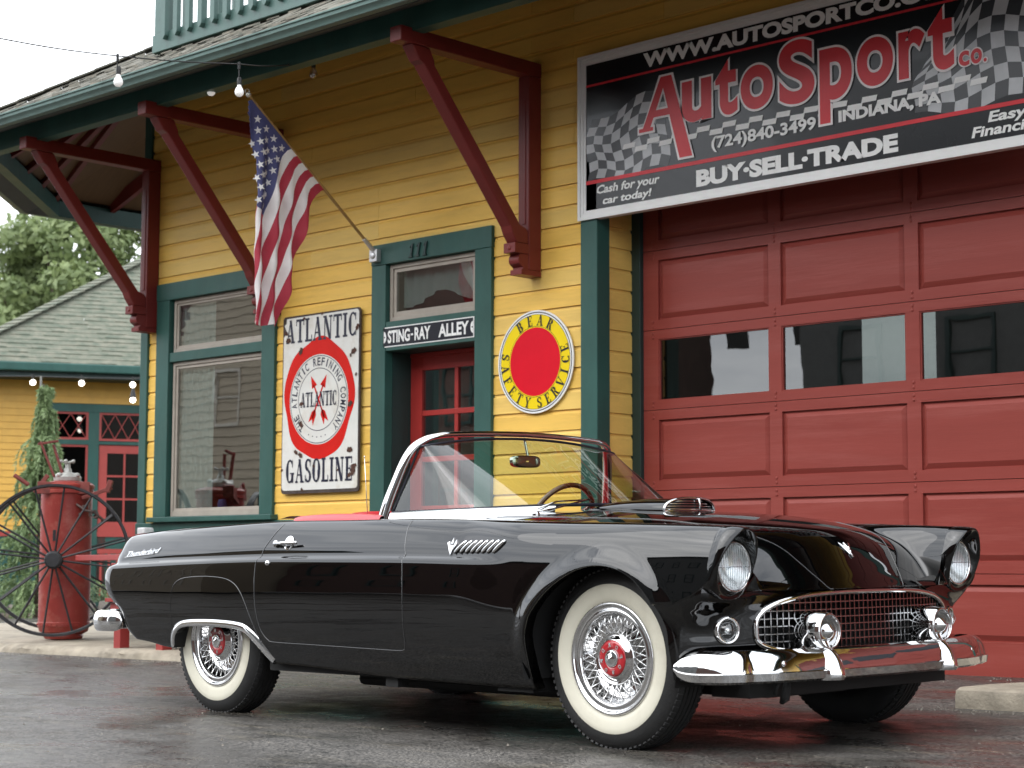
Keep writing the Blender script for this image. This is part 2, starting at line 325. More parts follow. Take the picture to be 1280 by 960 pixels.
def pad():
    mb = MB(); X0, X1, Y0, Y1, t = -17.5, -8.2, 7.84, 9.22, .068
    n = 230; P = []
    rng = random.Random(3); top, bot = [], []
    for i in range(n+1):
        x = X0+(X1-X0)*i/n; j = (rng.random()-.5)*.035+.02*math.sin(x*5); k = rng.random()*.016
        P.append([(x, Y0+j*.3-.01, zg(x, Y0)-.02), (x, Y0+j*.4, zg(x, Y0)+t*.35), (x, Y0+.012+j, zg(x, Y0)+t*.72-k), (x, Y0+.045+j+k, zg(x, Y0)+t-k*.4), (x, Y0+.11, zg(x, Y0)+t), (x, 8.5, zg(x, 8.5)+t), (x, Y1, zg(x, Y1)+t)])
    mb.grid(P); mb.add(P[-1], [tuple(range(len(P[-1])))]); e_ = [(p[0], p[1], -.1) for p in P[-1]]; mb.add([P[-1][4], P[-1][5], P[-1][6], e_[6], e_[0], P[-1][0]], [(0,1,2,3,4,5)]); mb.box(X0, X1, Y1, Y1+.1, 0, .03)
    o = build(mb, "concrete_walk", m_conc, smooth=True, ang=50); o['kind'] = 'structure'
    # wider part of the walk left of the building's corner
    mb = MB(); mb.grid([[(x, y, zg(x, y)+t) for y in (9.22, 10.3, 11.4)] for x in (-17.5, -15, -13.6)]); mb.box(-17.5, -17.47, 7.9, 11.4, -.1, .02)
    o = build(mb, "concrete_landing", m_conc); o['kind'] = 'structure'
pad()
def stub():
    mb = MB(); rng = random.Random(5); xs = np.linspace(-4.56, -2.2, 70); P = []
    for x in xs:
        j = rng.random()*.012; zb = zg(x, 7.6)
        P.append([(x, 7.61+j*.4, zb-.02), (x, 7.605+j, zb+.05), (x, 7.615+j, zb+.082), (x, 7.65+j, zb+.095), (x, 7.9, zb+.097), (x, 8.26, zb+.092), (x, 8.3, zb-.02)])
    mb.grid(P); mb.add([P[0][i] for i in range(7)], [tuple(range(7))])
    o = build(mb, "concrete_curb", m_conc, smooth=True, ang=50, origin=(-3.4, 8, .03)); tag(o, "low broken concrete curb block on the asphalt before the red garage door", "curb")
stub()
def grit():
    mb = MB(); r = random.Random(21)
    for k in range(1500):
        c = r.random()
        if c < .35: x, y = r.uniform(-13, -8.6), 7.80-abs(r.gauss(0, .12))
        elif c < .6: x, y = r.uniform(-8, -2.5), 9.5-abs(r.gauss(0, .25))
        elif c < .75: x, y = r.uniform(-4.9, -2.6), 7.55-abs(r.gauss(0, .08))
        else: x, y = r.uniform(-11, -1), r.uniform(3.4, 9)
        s = r.uniform(.0025, .008); z = zg(x, y); a = r.uniform(0, 6.3); P = [(x+s*math.cos(a+q*2.1)*r.uniform(.7, 1.3), y+s*math.sin(a+q*2.1), z-.001) for q in range(3)]+[(x, y, z+s*r.uniform(.6, 1.1))]
        mb.add(P, [(0, 1, 3), (1, 2, 3), (2, 0, 3)])
    o = build(mb, "grit", mat("loose grit", (.20, .18, .15), .9, var=.5, vscale=40), kind='stuff'); tag(o, "loose grit and small stones scattered over the wet asphalt", "gravel")
grit()

# ================================================================ THE YELLOW BUILDING
YW, YG = 9.23, 9.6
B = thing("station_building", "yellow clapboard building with green trim, maroon eave brackets and a red garage door", "building", (-10.8, YW, 0))
def sub(name, at): # an Empty part
    e = bpy.data.objects.new(name, None); COL.objects.link(e); e.parent = B; e.location = Vector(at) - B.location; e.empty_display_size = .1; bpy.context.view_layer.update(); return e
bpy.context.view_layer.update()
PITCH = .1405
def board_profile(y0, h=PITCH, dz=0):
    return [(y0, .0015), (y0+.0006, .060), (y0+.001, .112), (y0+.005, .119), (y0+.0105, .128), (y0+.0125, h), (y0+.03, h), (y0+.03, .0015)]
rb = random.Random(11)
for k in range(-11, 16):
    z0 = 2.576+PITCH*k; zt = z0+PITCH
    segs = []
    if zt < 3.09: segs += [(-13.362, -13.218), (-11.607, -10.438), (-9.172, -8.30), (2.0, 7.0)]
    elif z0 < 3.42: segs += [(-13.362, -8.30), (-3.80, 7.0)]
    else: segs += [(-13.362, 7.0)]
    for a, b in segs:
        cuts = [a]
        while b-cuts[-1] > 2.4:
            c = cuts[-1]+rb.uniform(1.1, 2.3); c = round(c/.4)*.4
            if b-c < .5 or c <= cuts[-1]: break
            cuts.append(c)
        cuts.append(b)
        for c0, c1 in zip(cuts[:-1], cuts[1:]):
            mb = MB(); dy = rb.uniform(-.0012, .0012); tl = rb.uniform(-.0014, .0014)
            pr = board_profile(YW+dy); n = len(pr); e = .0008
            mb.add([(c0+e, y, z0+z) for y, z in pr]+[(c1-e, y, z0+z+tl) for y, z in pr], [tuple(range(n))[::-1], tuple(range(n, 2*n))]+[(i, (i+1) % n, n+(i+1) % n, n+i) for i in range(n)])
            build(mb, "siding_board", m_yel if rb.random() < .7 else m_yel2, B, fixn=True)
# return wall beside the garage door
for k in range(-18, 6):
    z0 = 2.545+PITCH*k; mb = MB(); X = -8.172; pr = [(X-(y-0), z) for y, z in board_profile(0)]; n = len(pr)
    mb.add([(x, 9.322, z0+z) for x, z in pr]+[(x, 9.566, z0+z) for x, z in pr], [tuple(range(n)), tuple(range(n, 2*n))[::-1]]+[(i, (i+1) % n, n+(i+1) % n, n+i) for i in range(n)])
    build(mb, "siding_board", m_yel2, B)
mb = MB()
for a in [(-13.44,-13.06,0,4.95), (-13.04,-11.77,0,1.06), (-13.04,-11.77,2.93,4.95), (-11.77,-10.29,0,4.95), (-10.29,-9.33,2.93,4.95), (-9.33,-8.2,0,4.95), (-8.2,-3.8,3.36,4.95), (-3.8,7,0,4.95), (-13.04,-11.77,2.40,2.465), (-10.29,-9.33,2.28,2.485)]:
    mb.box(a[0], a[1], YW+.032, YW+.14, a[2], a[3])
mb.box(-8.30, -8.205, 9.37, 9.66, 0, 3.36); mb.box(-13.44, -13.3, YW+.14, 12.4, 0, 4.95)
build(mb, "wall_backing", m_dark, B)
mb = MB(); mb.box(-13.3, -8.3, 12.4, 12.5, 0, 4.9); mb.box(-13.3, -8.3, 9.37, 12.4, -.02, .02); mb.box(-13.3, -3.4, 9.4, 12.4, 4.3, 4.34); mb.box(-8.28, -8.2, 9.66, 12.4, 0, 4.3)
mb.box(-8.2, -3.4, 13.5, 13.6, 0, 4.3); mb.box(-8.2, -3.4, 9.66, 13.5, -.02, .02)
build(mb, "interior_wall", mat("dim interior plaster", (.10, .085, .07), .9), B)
# trim
mb = MB(); mb.box(-13.462, -13.36, YW-.022, YW+.03, 0, 4.95); mb.box(-13.462, -13.41, YW+.03, YW+.16, 0, 4.95); build(mb, "corner_board", m_grn, B, bevel=.004)
mb = MB(); mb.box(-13.475, -10.44, YW-.03, YW+.03, .93, 1.032); mb.box(-9.17, -8.31, YW-.03, YW+.03, .93, 1.032); build(mb, "water_table", m_grn, B, bevel=.006)
mb = MB(); mb.box(-13.47, -10.44, YW-.012, YW+.03, .0, .929); mb.box(-9.17, -8.31, YW-.012, YW+.03, 0, .929); build(mb, "base_panel", m_grn, B)
for a, b in ((-8.305, -8.156), (-3.86, -3.71), (1.86, 2.02)):
    mb = MB(); mb.box(a, b, 9.19, 9.32, 0, 3.4); build(mb, "corner_post", m_grn, B, bevel=.005)
mb = MB(); mb.box(-3.70, 1.85, YW+.005, YW+.03, 0, 3.42); build(mb, "shut_door", m_garage, B)
for k in range(6):
    for c in range(4): mb = MB(); mb.box(-3.58+1.36*c, -2.40+1.36*c, YW-.006, YW+.004, .12+.55*k, .52+.55*k); build(mb, "shut_door_panel", m_garage if k != 3 else m_blk, B, bevel=.004)
mb = MB(); mb.box(-8.175, -8.10, 9.567, 9.63, 0, 3.4); build(mb, "door_trim", m_gdk, B, bevel=.003)
# windows
def ring(mb, x0, x1, z0, z1, w, y0, y1, wb=None):
    wb = wb or w; mb.box(x0, x0+w, y0, y1, z0, z1); mb.box(x1-w, x1, y0, y1, z0, z1); mb.box(x0+w, x1-w, y0+.001, y1, z1-w, z1); mb.box(x0+w, x1-w, y0+.001, y1, z0, z0+wb)
wn = sub("window", (-12.41, YW, 1.03))
mb = MB(); mb.box(-13.222, -13.04, YW-.028, YW+.05, 1.079, 2.925); mb.box(-11.77, -11.603, YW-.028, YW+.05, 1.079, 2.925); mb.box(-13.225, -11.60, YW-.031, YW+.05, 2.926, 3.073); mb.box(-13.039, -11.771, YW-.018, YW+.05, 2.391, 2.472)
build(mb, "casing", m_grn, wn, bevel=.004)
mb = MB(); mb.box(-13.25, -11.56, YW-.075, YW+.04, 1.034, 1.078); build(mb, "sill", m_grn, wn, bevel=.006)
mb = MB(); ring(mb, -13.02, -11.775, 2.476, 2.922, .03, YW+.012, YW+.05); ring(mb, -12.995, -11.80, 2.50, 2.90, .028, YW+.024, YW+.05)
ring(mb, -13.02, -11.775, 1.082, 2.388, .03, YW+.012, YW+.05, .05); ring(mb, -12.995, -11.80, 1.12, 2.362, .03, YW+.024, YW+.05, .03)
build(mb, "sash", m_tan, wn, bevel=.002)
for z0, z1 in ((2.52, 2.88), (1.14, 2.34)):
    mb = MB(); mb.box(-12.975, -11.82, YW+.034, YW+.038, z0, z1); build(mb, "pane", m_pane, wn)
m_curt = mat("sheer curtain", (.80, .84, .83), .8, var=.08)
def curtain(x0, x1, y, z0, z1, par, n=60, amp=.02, wl=.07):
    mb = MB(); mb.grid([[(x0+(x1-x0)*i/n, y+amp*math.sin((x1-x0)*i/n/wl*2*PI)+.004*math.sin(z*3), z) for z in np.linspace(z0, z1, 5)] for i in range(n+1)]); return build(mb, "curtain", m_curt, par, smooth='all')
curtain(-12.985, -12.50, YW+.065, 1.12, 2.9, wn, amp=.012)
# bits seen on the sill inside
mb = MB(); mb.lathe([(0, 0), (.035, 0), (.04, .05), (.03, .085), (0, .09)], (-12.42, YW+.1, 1.13), n=14)
tag(build(mb, "blue_cup", mat("blue plastic", (.03, .10, .42), .4, var=0), origin=(-12.42, YW+.1, 1.13), smooth=True), "small blue cup on the inner sill of the left window", "cup")
# door
dr = sub("entrance", (-9.8, YW, .1))
mb = MB(); mb.box(-10.442, -10.283, YW-.028, YW+.05, .06, 2.926); mb.box(-9.333, -9.166, YW-.028, YW+.05, .06, 2.926); mb.box(-10.446, -9.162, YW-.031, YW+.05, 2.927, 3.083); mb.box(-10.282, -9.334, YW-.024, YW+.05, 2.27, 2.49)
build(mb, "casing", m_grn, dr, bevel=.004)
mb = MB(); mb.box(-10.31, -10.282, YW+.05, 9.5, .06, 2.30); mb.box(-9.334, -9.30, YW+.05, 9.5, .06, 2.30); mb.box(-10.282, -9.334, YW+.05, 9.5, 2.27, 2.30); build(mb, "jamb", m_gdk, dr)
mb = MB(); ring(mb, -10.275, -9.34, 2.495, 2.922, .03, YW+.01, YW+.05); ring(mb, -10.245, -9.37, 2.525, 2.892, .03, YW+.022, YW+.05, .04); build(mb, "transom_sash", m_tan, dr, bevel=.002)
mb = MB(); mb.box(-10.215, -9.40, YW+.032, YW+.036, 2.56, 2.87); build(mb, "transom_pane", m_pane, dr)
mb = MB(); mb.grid([[(x, YW+.10+.015*math.sin(x*55), z0+(2.88-z0)*t) for t in (0, .3, .6, 1)] for x in np.linspace(-10.2, -9.4, 50) for z0 in [2.60+.10*abs(math.sin((x+10.2)/.8*PI*1.0))**3]]); build(mb, "transom_curtain", m_curt, dr, smooth='all')
dd = MB(); Y0 = 9.461; dd.box(-10.277, -10.154, Y0, Y0+.04, .09, 2.236); dd.box(-9.42, -9.335, Y0, Y0+.04, .09, 2.236); dd.box(-10.153, -9.421, Y0, Y0+.04, 2.136, 2.236)
for z in (1.792, 1.446, 1.08): dd.box(-10.153, -9.421, Y0+.003, Y0+.04, z, z+.040)
dd.box(-9.808, -9.770, Y0+.006, Y0+.04, 1.10, 2.136); dd.box(-10.153, -9.421, Y0+.004, Y0+.04, .09, 1.08); dd.box(-10.277, -9.335, Y0-.01, Y0+.05, 2.237, 2.268)
build(dd, "door", m_red, dr, bevel=.003)
for x0, x1 in ((-10.154, -9.808), (-9.77, -9.42)):
    for z0, z1 in ((1.832, 2.136), (1.486, 1.792), (1.12, 1.446)):
        mb = MB(); mb.box(x0, x1, Y0+.020, Y0+.024, z0, z1); build(mb, "pane", m_pane, dr)
curtain(-10.15, -9.43, Y0+.12, 1.1, 2.16, dr, n=40, amp=.01, wl=.12).data.materials[0] = mat("dark lace curtain", (.12, .13, .13), .9)
mb = MB(); mb.box(-10.30, -9.30, 9.0, 9.5, .02, .12); build(mb, "step", m_conc, dr, bevel=.01)
hn = sub("house_number", (-9.95, YW-.035, 2.95))
for i in range(3):
    x = -10.02+.075*i; mb = MB(); f = lambda a, b, c, x=x: (x+a+.02*b/.1, YW-.032-.012-c, 2.948+b)
    for q in [[(0, .0), (.042, .0), (.042, .010), (0, .010)], [(.014, .01), (.030, .01), (.030, .10), (.014, .10)], [(0, .08), (.014, .10), (.014, .085), (.002, .07)]]:
        mb.prism(q, (x-.0, YW-.0335, 2.945), (1, 0, 0), (.22, 0, 1), (0, -1, 0), .010+.0006*i)
    build(mb, "digit", m_gdk, hn)
# garage door
gd = sub("garage_door", (-6, YG, .05))
secs = [(.055, .638)]+[(.642+.5425*k, .642+.5425*(k+1)-.004) for k in range(5)]
cols = [(-7.967+1.0125*k, -7.967+1.0125*k+.916) for k in range(4)]
panel_me = {}
for si, (z0, z1) in enumerate(secs):
    win = si == 3; pz0, pz1 = (z0+.066, z1-.066) if si else (.25, .578)
    if win: pz0, pz1 = z0+.060, z1-.062
    mb = MB(); xs = [-8.098]+[v for c in cols for v in c]+[-3.9]
    mb.box(-8.098, -3.9, YG, YG+.045, z0, pz0); mb.box(-8.098, -3.9, YG, YG+.045, pz1, z1)
    for i in range(0, len(xs), 2): mb.box(xs[i], xs[i+1], YG+.0005, YG+.045, pz0, pz1)
    for a, b in cols:   # carriage bolts at the stiles
        for dx in (-.0475,):
            for zz in (z0+.022, z0+.052, z1-.022, z1-.050): mb.lathe([(0, -.006), (.008, -.004), (.011, 0)], (a+dx, YG, zz), (0, 1, 0), n=8)
    build(mb, "section", m_garage, gd)
    for ci, (a, b) in enumerate(cols):
        if win:
            mb = MB(); mb.box(a+.004, b-.004, YG+.020, YG+.024, pz0+.004, pz1-.004); build(mb, "pane", m_gpane, gd)
            mb = MB(); ring(mb, a, b, pz0, pz1, .008, YG+.006, YG+.03); build(mb, "glazing_bead", m_garage, gd)
        else:
            mb = MB(); g = .036; y0, y1 = YG+.020, YG+.003
            O_ = [(a, y0, pz0), (b, y0, pz0), (b, y0, pz1), (a, y0, pz1)]; M_ = [(a+.008, y0, pz0+.008), (b-.008, y0, pz0+.008), (b-.008, y0, pz1-.008), (a+.008, y0, pz1-.008)]
            I_ = [(a+g, y1+.002, pz0+g), (b-g, y1+.002, pz0+g), (b-g, y1+.002, pz1-g), (a+g, y1+.002, pz1-g)]; I2 = [(p[0]+(.004 if p[0] < (a+b)/2 else -.004), y1+.002, p[2]+(.004 if p[2] < (pz0+pz1)/2 else -.004)) for p in I_]; I2 = [(p[0], y1, p[2]) for p in I2]
            mb.add(O_+M_+I_+I2, [(i, (i+1) % 4, 4+(i+1) % 4, 4+i) for i in range(4)]+[(4+i, 4+(i+1) % 4, 8+(i+1) % 4, 8+i) for i in range(4)]+[(8+i, 8+(i+1) % 4, 12+(i+1) % 4, 12+i) for i in range(4)]+[(12, 13, 14, 15)])
            build(mb, "panel", m_garage, gd)
mb = MB(); mb.box(-8.12, -3.9, YG+.050, YG+.056, .03, 1.74); mb.box(-8.12, -3.9, YG+.050, YG+.056, 2.25, 3.4); build(mb, "light_blocking_sheet", m_dark, gd)  # added dark sheets that stop light showing through the section gaps
mb = MB(); mb.box(-8.098, -3.9, YG+.002, YG+.04, .03, .054); build(mb, "rubber_seal", m_blk, gd)
# roof on its octagonal beam line
def line(d, far=14.0):
    """beam line moved outward by d: front, chamfer, side"""
    c = math.tan(math.radians(22.5))
    P1 = (-14.12-d*c*0.93, 8.0-d); n2 = (-.685, -.728); a = math.atan2(1.93, -2.03)
    # chamfer line through (-14.12,8.0) with direction (-2.03,1.93), moved along its outward normal
    L = math.hypot(2.03, 1.93); nx, ny = -1.93/L, -2.03/L; px, py = -14.12+nx*d, 8.0+ny*d; dx, dy = -2.03/L, 1.93/L
    t1 = (8.0-d-py)/dy; t2 = (-16.15-d-px)/dx
    return [(7.0, 8.0-d), (px+dx*t1, 8.0-d), (-16.15-d, py+dy*t2), (-16.15-d, far)]
def sweep(mb, prof):
    """prof: (outward offset, z) points swept along the beam line"""
    mb.grid([[(x, y, z) for x, y in line(d)] for d, z in prof])
ZB = 4.147
mb = MB(); sweep(mb, [(0, ZB), (0, ZB+.16), (-.10, ZB+.16), (-.10, ZB), (0, ZB)]); build(mb, "eave_beam", m_grn, B, bevel=0)
mb = MB(); sweep(mb, [(0.001, ZB+.155), (.26, ZB+.062), (.27, ZB+.062), (.27, ZB+.10)]); build(mb, "soffit", mat("grey soffit", (.045, .05, .045), .6, var=.25, vscale=5), B)
mb = MB(); sweep(mb, [(.262, ZB+.06), (.262, ZB+.142), (.266, ZB+.142), (.266, ZB+.066), (.325, ZB+.062), (.332, ZB+.065), (.336, ZB+.075), (.350, ZB+.095), (.364, ZB+.104), (.366, ZB+.127), (.377, ZB+.131), (.377, ZB+.142), (.366, ZB+.142), (.360, ZB+.135), (.35, ZB+.105), (.33, ZB+.08), (.32, ZB+.070)]); build(mb, "gutter", m_grnl, B, smooth=True, ang=40)
ZR = ZB+.135; SL = .57
mb = MB(); rs = random.Random(2)
tcur = -.34; first = True
while tcur < 2.7:    # stepped shingle courses, tabs of uneven butt
    t1 = tcur+.135
    A, Bn = line(-tcur), line(-t1)
    for s in range(3):
        a0, a1, b0, b1 = Vector(A[s]), Vector(A[s+1]), Vector(Bn[s]), Vector(Bn[s+1]); Ln = (a1-a0).length; nn = max(3, int(min(Ln, 13)/.17)); 
        if s == 0: k0 = 0
        for i in range(nn):
            u0, u1 = i/nn, (i+1)/nn-.006
            if s == 2 and u0 > .6: break
            j = rs.uniform(-.012, .008); th = rs.uniform(.007, .014); z0 = ZR+SL*(tcur+.34)
            p = a0.lerp(a1, u0); q = a0.lerp(a1, u1); r_ = b0.lerp(b1, u1); w_ = b0.lerp(b1, u0); d = (w_-p)*(j/.135); e = (r_-q)*(j/.135)
            mb.add([(p.x-d.x, p.y-d.y, z0+th-SL*-j), (q.x-e.x, q.y-e.y, z0+th+SL*j), (r_.x, r_.y, z0+SL*.135+.002), (w_.x, w_.y, z0+SL*.135+.002), (p.x-d.x, p.y-d.y, z0-.004), (q.x-e.x, q.y-e.y, z0-.004)], [(0,1,2,3), (4,5,1,0)])
    tcur = t1
o = build(mb, "shingle_courses", m_shing, B, kind='stuff')
mb = MB(); mb.grid([[(x, y, ZB+.15+SL*t) for x, y in line(-t)] for t in (.08, 1.2, 2.7)]); build(mb, "roof_deck", mat("dark roof boards", (.13, .07, .028), .7, var=.2, stretch=(1, 8, 1)), B)
mb = MB(); mb.grid([[(x, y, ZR-.02+SL*(t+.34)) for x, y in line(-t)] for t in (-.34, 1.2, 2.7)]); build(mb, "roof_sheathing", m_shing, B)
# hip cap
mb = MB()
for c in (1, 2):
    mb = MB(); pts = [Vector(line(-t)[c]).to_3d()+Vector((0, 0, ZR+SL*(t+.34)+.012)) for t in np.arange(-.34, 2.7, .2)]
    for a, b in zip(pts[:-1], pts[1:]): mb.beam(a+V(0,0,.006), b, .2, .014)
    build(mb, "hip_cap", m_shing, B, kind='stuff')
A0 = V(-13.5, 9.3, 4.95)
ln = line(0)
for i, tpar in enumerate((.02, .25, .5, .75, 1.0)):
    q = Vector(ln[1]).lerp(Vector(ln[2]), tpar); mb = MB(); mb.beam(A0+V(0, 0, .12), V(q.x, q.y, ZB+.16), .05, .14); build(mb, "rafter", m_mar, B)
for yy in (10.6, 11.5, 12.6): mb = MB(); mb.beam(V(-13.46, yy, 5.2), V(-16.1, yy, ZB+.18), .05, .14); build(mb, "rafter", m_mar, B)
for xx in np.arange(-13.2, -3, .62): mb = MB(); mb.beam(V(xx, 9.22, 4.78), V(xx, 7.99, ZB+.19), .05, .12); build(mb, "rafter", m_mar, B)
# brackets
def bracket(X0, X1, ybeam=7.9):
    br = sub("bracket", (X0, YW, 2.66)); w = X1-X0
    P = lambda poly, d0=0.0: ((lambda m: m)(MB()).prism(poly, (X0+d0, 0, 0), (0, 1, 0), (0, 0, 1), (1, 0, 0), w-2*d0))
    mb = P([(ybeam, 4.066), (YW-.001, 4.066), (YW-.001, 4.168), (ybeam, 4.168)]); build(mb, "beam", m_mar, br, bevel=.006)
    mb = P([(YW-.125, 2.70), (YW-.002, 2.70), (YW-.002, 4.065), (YW-.125, 4.065)], .002); mb.box(X0+.03, X1-.03, YW-.131, YW-.12, 3.02, 3.9); build(mb, "post", m_mar, br, bevel=.006)
    mb = P([(8.0, 4.064), (8.070, 3.970), (8.108, 3.950), (8.925, 2.985), (8.945, 2.94), (8.99, 2.878), (9.103, 2.878), (9.103, 2.955), (9.085, 2.985), (9.022, 3.005), (8.212, 3.955), (8.205, 3.99), (8.165, 4.064)], .004); build(mb, "brace", m_mar, br, bevel=.008)
    mb = P([(8.965, 2.808), (9.103, 2.808), (9.103, 2.876), (8.965, 2.876)], -.001); mb.lathe([(.0, -.008), (.012, -.006), (.02, -.0), (.0, 0)], (X0+w/2, 8.965, 2.842), (0, 1, 0), n=12)
    pts = [(9.01, 2.806)]+[(9.035+.028*math.cos(a), 2.765+.04*math.sin(a)) for a in np.linspace(2.0, 3.9, 7)]+[(9.05, 2.715), (9.05, 2.70), (YW-.003, 2.70), (YW-.003, 2.806)]
    mb.prism(pts, (X0+.006, 0, 0), (0, 1, 0), (0, 0, 1), (1, 0, 0), w-.012); mb.box(X0, X1, 9.03, YW-.003, 2.662, 2.699); build(mb, "foot", m_mar, br, bevel=.004)
for x0 in (-13.345, -11.66, -8.81): bracket(x0, x0+.107)
fb = sub("far_bracket", (-15.9, 11.0, 4.1)); mb = MB(); mb.box(-15.95, -13.46, 10.95, 11.06, 4.05, 4.15); mb.beam((-15.6, 11.005, 4.05), (-13.55, 11.005, 2.9), .1, .1); build(mb, "beam", mat("sunlit maroon paint", (.19, .035, .032), .4), fb, bevel=.005)  # lighter copy of the maroon, the light on it put into the colour
# balcony on the roof
m_bal = mat("balcony green paint", (.065, .125, .11), .45, var=.15, vscale=5, bump=.15, bscale=30, dirt=(.04, .05, .045), dirt_amt=.6, dscale=4)
bal = sub("balcony", (-12.5, 8.6, 4.85))
mb = MB(); mb.box(-12.505, -4, 8.602, 8.65, 4.85, 5.0); mb.box(-12.50, -12.45, 8.651, 11, 4.85, 5.0); mb.box(-12.505, -4, 8.60, 8.66, 5.75, 5.80); build(mb, "rim_board", m_bal, bal, bevel=.004)
mb = MB(); mb.box(-12.45, -4, 9.9, 9.95, 4.98, 5.07); mb.box(-12.45, -4, 8.66, 9.95, 4.86, 4.90); build(mb, "back_rail", m_tan, bal)
mb = MB(); mb.box(-12.49, -12.39, 8.61, 8.71, 5.0, 6.0); build(mb, "corner_post", m_bal, bal, bevel=.004)
bm_ = MB(); w = .028
bm_.add([(-w, 0, .03), (w, 0, .03), (0, 0, 0), (-w, .04, .03), (w, .04, .03), (0, .04, 0), (-w, 0, .85), (w, 0, .85), (w, .04, .85), (-w, .04, .85)],
        [(0, 2, 1), (3, 4, 5), (0, 3, 5, 2), (2, 5, 4, 1), (0, 1, 7, 6), (1, 4, 8, 7), (4, 3, 9, 8), (3, 0, 6, 9), (6, 7, 8, 9)])
bme = mesh_of(bm_, "baluster", m_bal)
for i in range(46):
    o = bpy.data.objects.new("baluster", bme); COL.objects.link(o); o.parent = bal; o.location = V(-12.304+.165*i, 8.561, 4.925)-V(-12.5, 8.6, 4.85)
for i in range(10):
    o = bpy.data.objects.new("baluster", bme); COL.objects.link(o); o.parent = bal; o.rotation_euler = (0, 0, -PI/2); o.location = V(-12.545, 8.78+.17*i, 4.925)-V(-12.5, 8.6, 4.85)
for i in range(40):
    o = bpy.data.objects.new("baluster", bme); COL.objects.link(o); o.parent = bal; o.location = V(-12.3+.17*i, 9.955, 4.99)-V(-12.5, 8.6, 4.85)

# ================================================================ SIGNS ON THE WALL
UX, UZ = (1, 0, 0), (0, 0, 1)
def sign_root(name, label, loc): return thing(name, label, "sign", loc)
# big sign over the garage door
bs = sign_root("banner_sign", "long white framed car dealer sign with red lettering above the garage door", (-6.55, 9.2, 3.0)); bpy.context.view_layer.update()
SX0, SX1, SZ0, SZ1, SY = -8.314, -4.80, 2.996, 4.124, 9.17
mb = MB()
for (w0, d0) in ((.0, .0), (.022, .008), (.043, .014)):
    i0 = w0; i1 = w0+.021
    mb.box(SX0+i0, SX1-i0, SY+d0, SY+.06, SZ0+i0, SZ0+i1); mb.box(SX0+i0, SX1-i0, SY+d0, SY+.06, SZ1-i1, SZ1-i0)
    mb.box(SX0+i0, SX0+i1, SY+d0, SY+.06, SZ0+i1, SZ1-i1); mb.box(SX1-i1, SX1-i0, SY+d0, SY+.06, SZ0+i1, SZ1-i1)
build(mb, "frame", mat("white vinyl frame", (.72, .72, .70), .35, var=.05), bs)
fx0, fx1, fz0, fz1 = SX0+.062, SX1-.062, SZ0+.062, SZ1-.062; FY = SY+.02
m_face = mat("black sign face", (.010, .011, .013), .2, var=.35, vscale=1.2, spec=.35, coat=.12)
mb = MB(); mb.box(fx0, fx1, FY, FY+.03, fz0, fz1); build(mb, "face", m_face, bs)
m_ck1 = mat("grey flag check", (.44, .45, .46), .25, var=.25, vscale=3); m_ck2 = mat("dark flag check", (.03, .032, .036), .25, var=.3, vscale=3)
# waving chequered flags, left and right
def waveflag(x0, x1, zlo, zhi, nx, nz, ph, skew, lft):
    a, b = MB(), MB()
    def P(i, j):
        u, v = i/nx, j/nz; x = x0+(x1-x0)*u+skew*v*.3+.03*math.sin(v*7+ph); zl, zh = zlo(u), zhi(u); z = zl+(zh-zl)*v+.03*math.sin(u*9+ph+v*2); return (min(fx1-.002, max(fx0+.002, x)), FY-.0012, min(fz1-.01, max(fz0+.185, z)))
    for i in range(nx):
        for j in range(nz): ((a if (i+j) % 2 else b)).add([P(i, j), P(i+1, j), P(i+1, j+1), P(i, j+1)], [(0, 1, 2, 3)])
    build(a, "flag_print", m_ck1, bs); build(b, "flag_print", m_ck2, bs)
waveflag(fx0, -7.55, lambda u: 3.24+.02*u, lambda u: 3.66+.20*u*(1-.3*u), 9, 7, .4, .1, 1)
waveflag(-5.72, fx1, lambda u: 3.27, lambda u: 3.62+.5*min(1, u*2.2), 10, 9, 1.3, .3, 0)
m_lred = mat("sign lettering red", (.62, .035, .045), .25, var=.15, vscale=2, spec=.25); m_pink = mat("sign lettering outline", (.80, .74, .73), .3, var=.03)
mb = MB(); mb.box(fx0, fx1, FY-.003, FY-.002, 3.907, 3.922); mb.box(fx0, fx1, FY-.003, FY-.002, 3.237, 3.262); build(mb, "red_stripe", m_lred, bs)
mb = MB(); nck = 26    # chequered ribbon under the name
for i in range(nck):
    u0, u1 = -7.924+(2.70)*i/nck, -7.924+2.70*(i+1)/nck
    for j in (0, 1):
        if (i+j) % 2: 
            zz = lambda x: 3.435+.012*math.sin((x+7.9)*2.3)-.005
            mb.add([(u0, FY-.0042, zz(u0)+.034*j-.034), (u1, FY-.0042, zz(u1)+.034*j-.034), (u1+.01, FY-.0042, zz(u1)+.034*j), (u0+.01, FY-.0042, zz(u0)+.034*j)], [(0, 1, 2, 3)])
islands(mb, "ribbon_check", m_whp, bs)
white, back, front = MB(), MB(), MB()
T = lambda mb, s, x0, x1, z0, z1, y, off=0., sh=0.: put_text(mb, s, x0, x1, z0, z1, (0, FY-y, 0), UX, UZ, off, sh)
T(white, "WWW.AUTOSPORTCO.COM", -7.745, -5.36, 3.947, 4.047, .003, .05, .02)
T(white, "BUY\u00b7SELL\u00b7TRADE", -7.305, -5.806, 3.088, 3.20, .003, .055, .0)
T(white, "(724)840-3499", -7.178, -6.378, 3.293, 3.395, .0062, .03)
T(white, "INDIANA, PA", -6.215, -5.513, 3.315, 3.40, .0062, .05)
